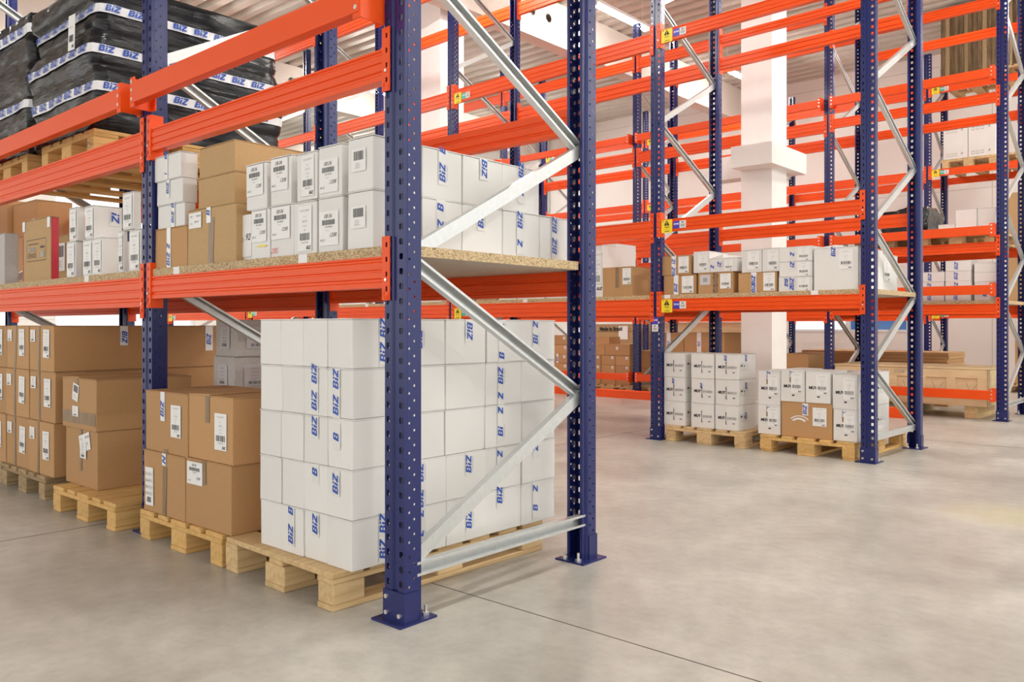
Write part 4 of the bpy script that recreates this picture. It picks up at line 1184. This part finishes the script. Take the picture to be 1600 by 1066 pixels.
fE.print_('F', lambda D, w: [D.poly([(w * x, fE.h * y), (w * (x + .03), fE.h * (y + .02)), (w * (x + .02), fE.h * (y + .07)), (w * (x - .01), fE.h * (y + .05))], 'ink', .003) for x, y in ((.45, .1), (.46, .33), (.44, .7), (.55, .36), (.55, .8), (.45, .88))])
fC = s2(.03, 1083.5, 1108.5, max(fB.z1, fE.z1), 392, 'white carton with bar-code label between brown box and flat carton', lab=(.3, .12, .6, .82), seed=113)
fD = s2(.03, 1109, 1151, fE.z1, 401.5, 'flat white carton with raised flap and scattered blue letters', tape=(.38, [('iZ', .55, U)]), lab=(.55, .08, .32, .78), seed=114, openflap=.03)
fD.tape('F', fD.w * .1, [('Z', .05, U)], .05, strip=False, small=False)
fF = s2(.03, 1153.5, 1213, ZB, 424, 'brown box with doubled blue lettered tape in mid shelf', 'brown', tape=(.42, [('BiZ', .22, U), ('BiZ', .62, U)]), lab=(.67, .06, .30, .9), seed=115)
fG = s2(.03, 1159, 1190, fF.z1, 389.5, 'white carton with label, left one on the doubled taped brown box', lab=(.3, .14, .6, .8), seed=116)
fH = s2(.03, 1191, 1217.5, fF.z1, 386.5, 'white carton with label, right one on the doubled taped brown box', lab=(.32, .1, .62, .8), seed=117)
z = ZB
for i, (yt, nm, tp) in enumerate(((431, 'lowest', [('BiZ', .6, U), ('Z', .2, U)]), (407, 'middle', [('iZ', .8, U)]), (383.5, 'topmost', [('Z', .5, U)]))):
    c = s2(.03, 1216.5 + (1 if i else 0), 1268.5, z, yt, 'flat white carton with blue tape, %s of three in mid shelf' % nm, tape=(.42, tp), lab=(.58, .03, .36, .92), seed=118 + i); z = c.z1
    if i == 0: c.tape('F', c.w * .24, [('BiZ', c.h * .6, Dn)], .04, strip=False, small=False, size=.03)
fJ = s2(.03, 1271.5, 1341, ZB, 384, 'largest white box of the second rack shelf, beside its end post', lab=(.58, .48, .31, .45), tape=None, seed=122, d=.55, openflap=.02)
fJ.tape('F', fJ.w * .45, [('BiZ', fJ.h * .90, U)], .05, fJ.h * .82, fJ.h * .99, small=False)
fK = Carton(fJ.xb - .35, fJ.xb - .005, fJ.yb + .60, fJ.yb + 1.0, ZB, fJ.z1 - .02, 'white box with end label behind the largest white box', 'white', FG, ROW2[2]); fK.label('E', .04, fK.h * .3, .17, fK.h * .5, 'biz', 123)
# bay left of the tagged post
kk = s2(.03, 925, 941.5, ZB, 383, 'tall white carton left of the brown box, bay left of tagged post', lab=(.1, .1, .8, .8), seed=124)
s2(.34, 941, 963, ZB, 380.5, 'white carton behind the brown box in the bay left of tagged post', lab=(.3, .5, .6, .3), seed=125)
kb = s2(.03, 942, 988, ZB, 416, 'brown box with label in the bay left of the violet tagged post', 'brown', lab=(.68, .4, .28, .55), seed=126, d=.45); kb.plain_tape('F', kb.w * .5, kb.h * .3, kb.h)
z = ZB
for i, (a, b_) in enumerate(((655, 690), (712, 742), (744, 776), (779, 806), (808, 850), (853, 900))):
    m_ = 'white' if i not in (1, 2) else 'brown'
    c = s2(.03, a, b_, ZB, None, '%s carton seen as a sliver under the near rack, %s from left' % ('white' if m_ == 'white' else 'brown', ['first', 'second', 'third', 'fourth', 'fifth', 'sixth'][i]), m_, h=.26) if False else put(ROW2, .04, a, b_, ZB, '%s carton glimpsed under the near rack shelf, %s from left' % ('white' if m_ == 'white' else 'brown', ['first', 'second', 'third', 'fourth', 'fifth', 'sixth'][i]), h=.26, d=.34, mat=m_, group='cartons glimpsed under the near shelf')
    c.label('F', c.w * .2, .05, c.w * .5, .16, 'biz', 130 + i)

# ================================================================== third rack
CG = 'boxes of the third rack'
# plywood crate
(xc0, yc0), (xc1, yc1) = on_row(ROW3, .06, 1305), on_row(ROW3, .06, 1543)
wC, dC = math.hypot(xc1 - xc0, yc1 - yc0), .85
zc0, zc1 = .145, fz(576, xc1, yc1)
cr = bpy.data.objects.new('plywood_crate', None); COL.objects.link(cr)
cr.location = ((xc0 + xc1) / 2 - math.sin(ROW3[2]) * dC / 2, (yc0 + yc1) / 2 + dC / 2 * math.cos(ROW3[2]), zc0); cr.rotation_euler = (0, 0, ROW3[2])
tag(cr, 'long pale plywood crate with check marks standing in the third rack', 'crate')
hC = zc1 - zc0
mb = MB(); mb.box(-wC / 2, wC / 2, -dC / 2, dC / 2, 0, hC - .02); link('body', bevel_mesh(mb.mesh('crate', [M['ply']]), .003, 1), cr)
mb = MB(); mb.box(-wC / 2 - .02, wC / 2 + .02, -dC / 2 - .025, dC / 2 + .02, hC - .018, hC + .002); link('lid', bevel_mesh(mb.mesh('lid', [M['ply']]), .003, 1), cr)
def crate_batten(*a):
    mb = MB(); mb.box(*a); link('batten', bevel_mesh(mb.mesh('batten', [M['ply']]), .003, 1), cr)
nB = 5
for i in range(nB + 1):
    x = -wC / 2 + .05 + (wC - .1) * i / nB; crate_batten(x - .05, x + .05, -dC / 2 - .018, -dC / 2, .0, hC - .02)
crate_batten(-wC / 2, wC / 2, -dC / 2 - .0185, -dC / 2 - .0005, hC - .12, hC - .02); crate_batten(-wC / 2, wC / 2, -dC / 2 - .0185, -dC / 2 - .0005, 0, .09)
for y in (-dC / 2 + .05, dC / 2 - .05): crate_batten(wC / 2, wC / 2 + .018, y - .05, y + .05, 0, hC - .02)
D = Decal(lambda u, v, o: (-wC / 2 + u, -dC / 2 - .0195 - o, v))
D.text('ZVL 251 - 5504', wC * .25, hC - .085, .045, 'greyink', 0, False, .2)
for u in (wC * .47, wC * .66, wC * .87):
    D2 = .018
    D.poly([(u, hC * .62), (u + .05, hC * .34), (u + .056, hC * .355), (u + .008, hC * .62)], 'greyink', -.017); D.poly([(u + .05, hC * .34), (u + .13, hC * .60), (u + .124, hC * .605), (u + .052, hC * .36)], 'greyink', -.0165)
D.build('marking', cr)
for i, u in enumerate((.12, .5, .9)):
    mb = MB(); x = -wC / 2 + wC * u; mb.box(x - .07, x + .07, -dC / 2 + .02, dC / 2 - .02, -.145, -.001)
    link('skid', bevel_mesh(mb.mesh('skid', [M['wood']]), .004, 1), cr)
# flat cardboard sheets behind the crate
def sheets(x0, x1, y0, y1, z0, z1, label, rot=0., mat='brown', n=None):
    q = random.Random(int(x0 * 100)); r = bpy.data.objects.new('cardboard_sheets', None); COL.objects.link(r); r.location = ((x0 + x1) / 2, (y0 + y1) / 2, z0); r.rotation_euler = (0, 0, rot)
    tag(r, label, 'cardboard', None)
    w, d, h = x1 - x0, y1 - y0, z1 - z0; n = n or max(3, int(h / .03)); t = h / n
    for i in range(n):
        mb = MB(); a, b_ = q.uniform(-.015, .015), q.uniform(-.015, .015)
        mb.box(-w / 2 + a, w / 2 + a, -d / 2 + b_, d / 2 + b_, i * t, (i + 1) * t - .003); link('sheet', mb.mesh('sheet', [M[mat]]), r)
    return r
xs_, ys_ = on_row(ROW3, .35, 1228); xe_, ye_ = on_row(ROW3, .35, 1262)
pal_at(ROW3, 1215, 1275, .2, 'pallet under the brown box left of the crate', 'woodold', CG)
c = put(ROW3, .25, 1226, 1263, .1445, 'long brown box with open top beside the crate', ytop=553, d=.8, mat='brown', group=CG)
x0, y0 = on_row(ROW3, 1.0 + .35, 1250); x1, y1 = on_row(ROW3, 1.35, 1480)
sheets(x0, x1, y0 + .05, y0 + .85, 0, .72, 'pile of flat cardboard sheets on the floor behind the crate', ROW3[2], 'brown', 16)

# small brown boxes on the left part of the third rack
pal_at(ROW3, 918, 990, .12, 'pallet of small brown labelled boxes in the third rack, right one', 'wood', CG)
pal_at(ROW3, 845, 912, .12, 'pallet of small brown labelled boxes in the third rack, left one', 'wood', CG)
pal_at(ROW3, 989, 1050, .12, 'pale pallet behind the violet tagged post beside the small brown boxes', 'wood', CG)
pal_at(ROW3, 1082, 1140, .14, 'pale pallet under the large brown boxes behind the nine cartons', 'wood', CG)
SB = 'small brown boxes with corner labels in the third rack'
hb = (fz(560, *on_row(ROW3, .16, 940)) - fz(575, *on_row(ROW3, .16, 940)))
for ci, (a, b_) in enumerate(((918, 938.5), (939.5, 961.5), (962, 984))):
    z = .1445
    for li in range(3):
        c = put(ROW3, .16, a, b_, z, 'small brown box with corner label, %s layer, %s of three by the post' % (['bottom', 'middle', 'top'][li], ['left', 'middle', 'right'][ci]), h=.155, d=.30, mat='brown', group=SB)
        c.label('F', c.w * .72, c.h * .62, .042, .042, 'dot', 1); z = c.z1
b_ = put(ROW3, .16, 918, 945, z, 'grey brown box at left on the small brown boxes', h=.16, d=.3, mat='brown', group=SB); put(ROW3, .17, 918, 952, b_.z1, 'second grey brown box on top of the small boxes', h=.13, d=.3, mat='brown', group=SB)
c = put(ROW3, .15, 945.5, 984, z, 'dark brown box with corner label on the small brown boxes', h=.18, d=.32, mat='brown', group=SB); c.label('F', c.w * .45, c.h * .5, .045, .045, 'dot')
z = .1445
for li in range(5):
    c = put(ROW3, .16, 862 - (0 if li else 0), 888 + 2 * (li % 2), z, 'small brown box in the left pile seen beside the white stack, %s layer' % ['lowest', 'second', 'third', 'fourth', 'top'][li], h=.155, d=.3, mat='brown', group=SB); c.label('F', c.w * .7, c.h * .55, .045, .045, 'dot'); z = c.z1
    if li == 2: c.tape('F', c.w * .35, [('BiZ', .07, U)], .04)
z = .1445
for li in range(2):
    c = put(ROW3, .45, 992, 1016, z, 'brown box behind the post of the third rack, %s' % ['lower', 'upper'][li], h=.27, d=.4, mat='brown', group=CG); z = c.z1
# big brown boxes behind the nine cartons
for a, b_, nm in ((1031, 1068, 'left'), (1069, 1132, 'right')):
    c = put(ROW3, .2, a, b_, .1445, 'large brown box behind the nine cartons, lower %s' % nm, h=.42, d=.7, mat='brown', group=CG)
    c = put(ROW3, .2, a, b_, c.z1, 'large brown box behind the nine cartons, upper %s' % nm, h=fz(520, c.xb, c.yb) - c.z1, d=.7, mat='brown', group=CG); c.tape('F', c.w * .38, [('BiZ', c.h * .6, U)], .07, strip=True)
# cartons on the third rack shelf
HG3 = 'white cartons on the third rack shelf'
for nm, a, b_, dy, n, h0 in (('left', 1440, 1475.5, .05, 3, .117), ('middle', 1477, 1517, .05, 4, .118), ('right', 1522, 1559, .07, 4, .109)):
    z = ZB
    for li in range(n):
        c = put(ROW3, dy, a, b_, z, 'flat white carton, %s pile on the third rack shelf, %s' % (nm, ['lowest', 'second', 'third', 'topmost'][li if n == 4 else (li, li, 3)[li] if li < 3 else 3]), h=h0, d=.32, group=HG3, rz=R.uniform(-.02, .02)); z = c.z1
        if nm != 'right': c.tape('F', c.w * (.42 if nm == 'middle' else .35), [('BiZ', c.h * .5, U)], .05, size=.038, small=False)
        elif li == 0: c.tape('F', c.w * .45, [('B', c.h * .6, U)], .05, size=.038, small=False)
x1, y1 = on_row(ROW3, .45, 1590)
z = ZB
for li in range(4):
    c = Carton(ROW3[0] - .50, ROW3[0] - .16, ROW3[1] + .45, ROW3[1] + .78, z, z + .115, 'flat white carton seen through the end frame of the third rack, %s' % ['lowest', 'second', 'third', 'topmost'][li], 'white', HG3, R.uniform(-.02, .02)); z += .116
# second level of the third rack: white block cartons and black bundle
ZL = 2.031
pl = 'pallets on the upper beams of the rear racks'
def plane_pallet(row, px, dy, z, label, key='wood'):
    x, y = on_row(row, dy, px); return pallet(x - .4, y + .6, z, label, key, row[2], pl)
plane_pallet(ROW3, 1556, .0, ZL - .001, 'pallet under the white block cartons, third rack second level')
plane_pallet(ROW3, 1444, .0, ZL - .001, 'pallet under the black film bundle, third rack second level', 'woodold')
zz = ZL + .145
for a, b_, h, dy, nm in ((1466, 1492, .10, .1, 'low white carton left of two blocks on the second level'), (1493, 1526, .26, .1, 'white block carton, left of two on the second level'), (1527, 1556, .26, .12, 'white block carton, right of two on the second level')):
    put(ROW3, dy, a, b_, zz, nm, h=h, d=.5, group=CG)
def bundle(row, pa, pb, dy, z0, h, label):
    (xa, ya), (xb, yb) = on_row(row, dy, pa), on_row(row, dy, pb)
    w = xb - xa; d = .75; nx, ny, nz = 16, 10, 9
    from mathutils import noise
    r = tag(link('film_bundle', None, None, ((xa + xb) / 2, ya + d / 2, z0)), label, 'wrapped pallet load')
    bm = bmesh.new(); bmesh.ops.create_cube(bm, size=1); bmesh.ops.subdivide_edges(bm, edges=list(bm.edges), cuts=9, use_grid_fill=True)
    for v in bm.verts:
        p = Vector((v.co.x * w, v.co.y * d, (v.co.z + .5) * h)); k = noise.noise(p * 5) * .05 + noise.noise(p * 13) * .03
        if v.co.z > .49: p.z += k * 1.2
        elif v.co.z > -.45: p += Vector((v.co.x, v.co.y, 0)).normalized() * k
        v.co = p
    me = bpy.data.meshes.new('bundle'); bm.to_mesh(me); bm.free(); me.materials.append(M['film'])
    for p in me.polygons: p.use_smooth = True
    link('stretch_film', me, r)
    D = Decal(lambda u, v, o: (-w / 2 + u, -d / 2 - .05 - o, v)); D.rect(w * .1, h * .45, w * .75, .06, 'tape', 0)
    for i in range(4): D.text('BiZ', w * (.14 + .18 * i), h * .45 + .012, .036, 'bluink', 0, True, .3, .001)
    D.build('tape', r)
bundle(ROW3, 1378, 1446, .12, zz, .33, 'low black film bundle with white tape on the third rack second level')

# ================================================================== rear rack
RG = 'cartons of the rearmost rack'
plane_pallet(ROW4, 1556, .0, 3.7215, 'pallet under the printed white cartons high in the rear rack')
plane_pallet(ROW4, 1480 + 75, .0, 5.1215, 'pallet under the dark corrugated card stack at top right')
plane_pallet(ROW4, 1655, .0, 5.1215, 'pallet under the second dark card stack at the right edge')
plane_pallet(ROW4, 1655, .0, 3.7215, 'pallet high in the rear rack at the right picture edge')
for a, b_, nm in ((1474, 1512, 'left'), (1513, 1556, 'right')):
    z = 3.8665
    c = put(ROW4, .06, a, b_, z, 'white carton with small printed signs high in rear rack, %s one' % nm, h=.62, d=.6, group=RG)
    def fn(D, w):
        for v in (.08, .72):
            for k_ in range(3): D.rect(w * (.12 + .17 * k_), c.h * v, w * .11, .05, 'greyink'); D.rect(w * (.135 + .17 * k_), c.h * v + .01, w * .08, .03, 'paper', .002)
            D.poly([(w * .72, c.h * v + .02), (w * .80, c.h * v + .02), (w * .80, c.h * v + .055), (w * .76, c.h * v + .06)], 'greyink')
    c.print_('F', fn)
pal_at(ROW4, 1585, 1640, .15, 'pallet of brown boxes far right behind the end frame', 'wood', RG)
z = .1445
for nm in ('lower', 'upper'):
    c = put(ROW4, .2, 1586, 1632, z, 'brown box far right behind the end frame, %s one' % nm, h=.40, d=.6, mat='brown', group=RG); z = c.z1
xq, yq = on_row(ROW4, 0, 1560)
plane_pallet(ROW4, 1640, .0, 1.3275, 'pallet under the tall tan box far right in the rear rack')
put(ROW4, .1, 1572, 1636, 1.3275 + .1455, 'tall tan box far right on the rear rack first level', h=1.75, d=.7, mat='tan', group=RG)
def cardstack(pa, pb, z0, h, label):
    (xa, ya), (xb, yb) = on_row(ROW4, .08, pa), on_row(ROW4, .08, pb); w = xb - xa; d = .95
    r = tag(link('card_stack', None, None, ((xa + xb) / 2, ya + d / 2, z0)), label, 'cardboard')
    n = 12; q = random.Random(3)
    for i in range(n):
        mb = MB(); x0 = -w / 2 + w * i / n
        o_ = q.uniform(-.02, .02); hh = h + q.uniform(-.03, .03)
        mb.box(x0 + .002, x0 + w / n - .002, -d / 2 + o_, d / 2 + o_, 0, hh)
        link('card_bundle', bevel_mesh(mb.mesh('bundle', [M['darkcard'] if i % 4 != 1 else M['woodold']]), .004, 1), r)
cardstack(1470, 1557, 5.2665, 1.15, 'tall dark stack of corrugated card bundles at top right')
cardstack(1572, 1634, 5.2665, 1.15, 'second dark stack of corrugated card at the right picture edge')
# crates and bales on the floor of the rear rack
c = put(ROW4, .2, 1031, 1075, .0, 'pale wooden crate behind the brown boxes, left of two', h=1.15, d=.8, mat='ply', group=RG, name='wooden_crate', cat='crate')
c = put(ROW4, .2, 1078, 1157, .0, 'pale wooden crate behind the brown boxes, right of two', h=1.15, d=.8, mat='ply', group=RG, name='wooden_crate', cat='crate')
xa, ya = on_row(ROW4, .1, 924); xb, yb = on_row(ROW4, .1, 995)
sheets(xa, xb, ya, ya + .9, 0, 1.12, 'bale of flat cardboard with printed words behind the small boxes', 0, 'tan', 30)
D = Decal(lambda u, v, o: (xa + u, ya - .02 - o, v)); 
bl = [o for o in COL.objects if o.name.startswith('cardboard_sheets')][-1]
w_ = xb - xa
D = Decal(lambda u, v, o: (-w_ / 2 + u, -.45 - .018 - o, v)); D.text('Made in Brazil', w_ * .2, .97, .085, 'ink', 0, True); D.rect(w_ * .62, .78, w_ * .2, .3, 'paper'); D.build('print', bl)

# ------------------------------------------------------------------ light
w = bpy.data.worlds.new('daylight'); SC.world = w; w.use_nodes = True
bg = w.node_tree.nodes['Background']; bg.inputs['Color'].default_value = (1, .985, .95, 1); bg.inputs['Strength'].default_value = .98
vs = SC.view_settings
SC.display_settings.display_device = 'sRGB'
vs.view_transform = 'Standard'; vs.look = 'None'; vs.exposure = 0.78; vs.gamma = 1.0; vs.use_curve_mapping = False
SC.cycles.max_bounces = 8; SC.cycles.diffuse_bounces = 5; SC.cycles.transparent_max_bounces = 12
SC.cycles.use_denoising = True
SC.cycles.sample_clamp_indirect = 6
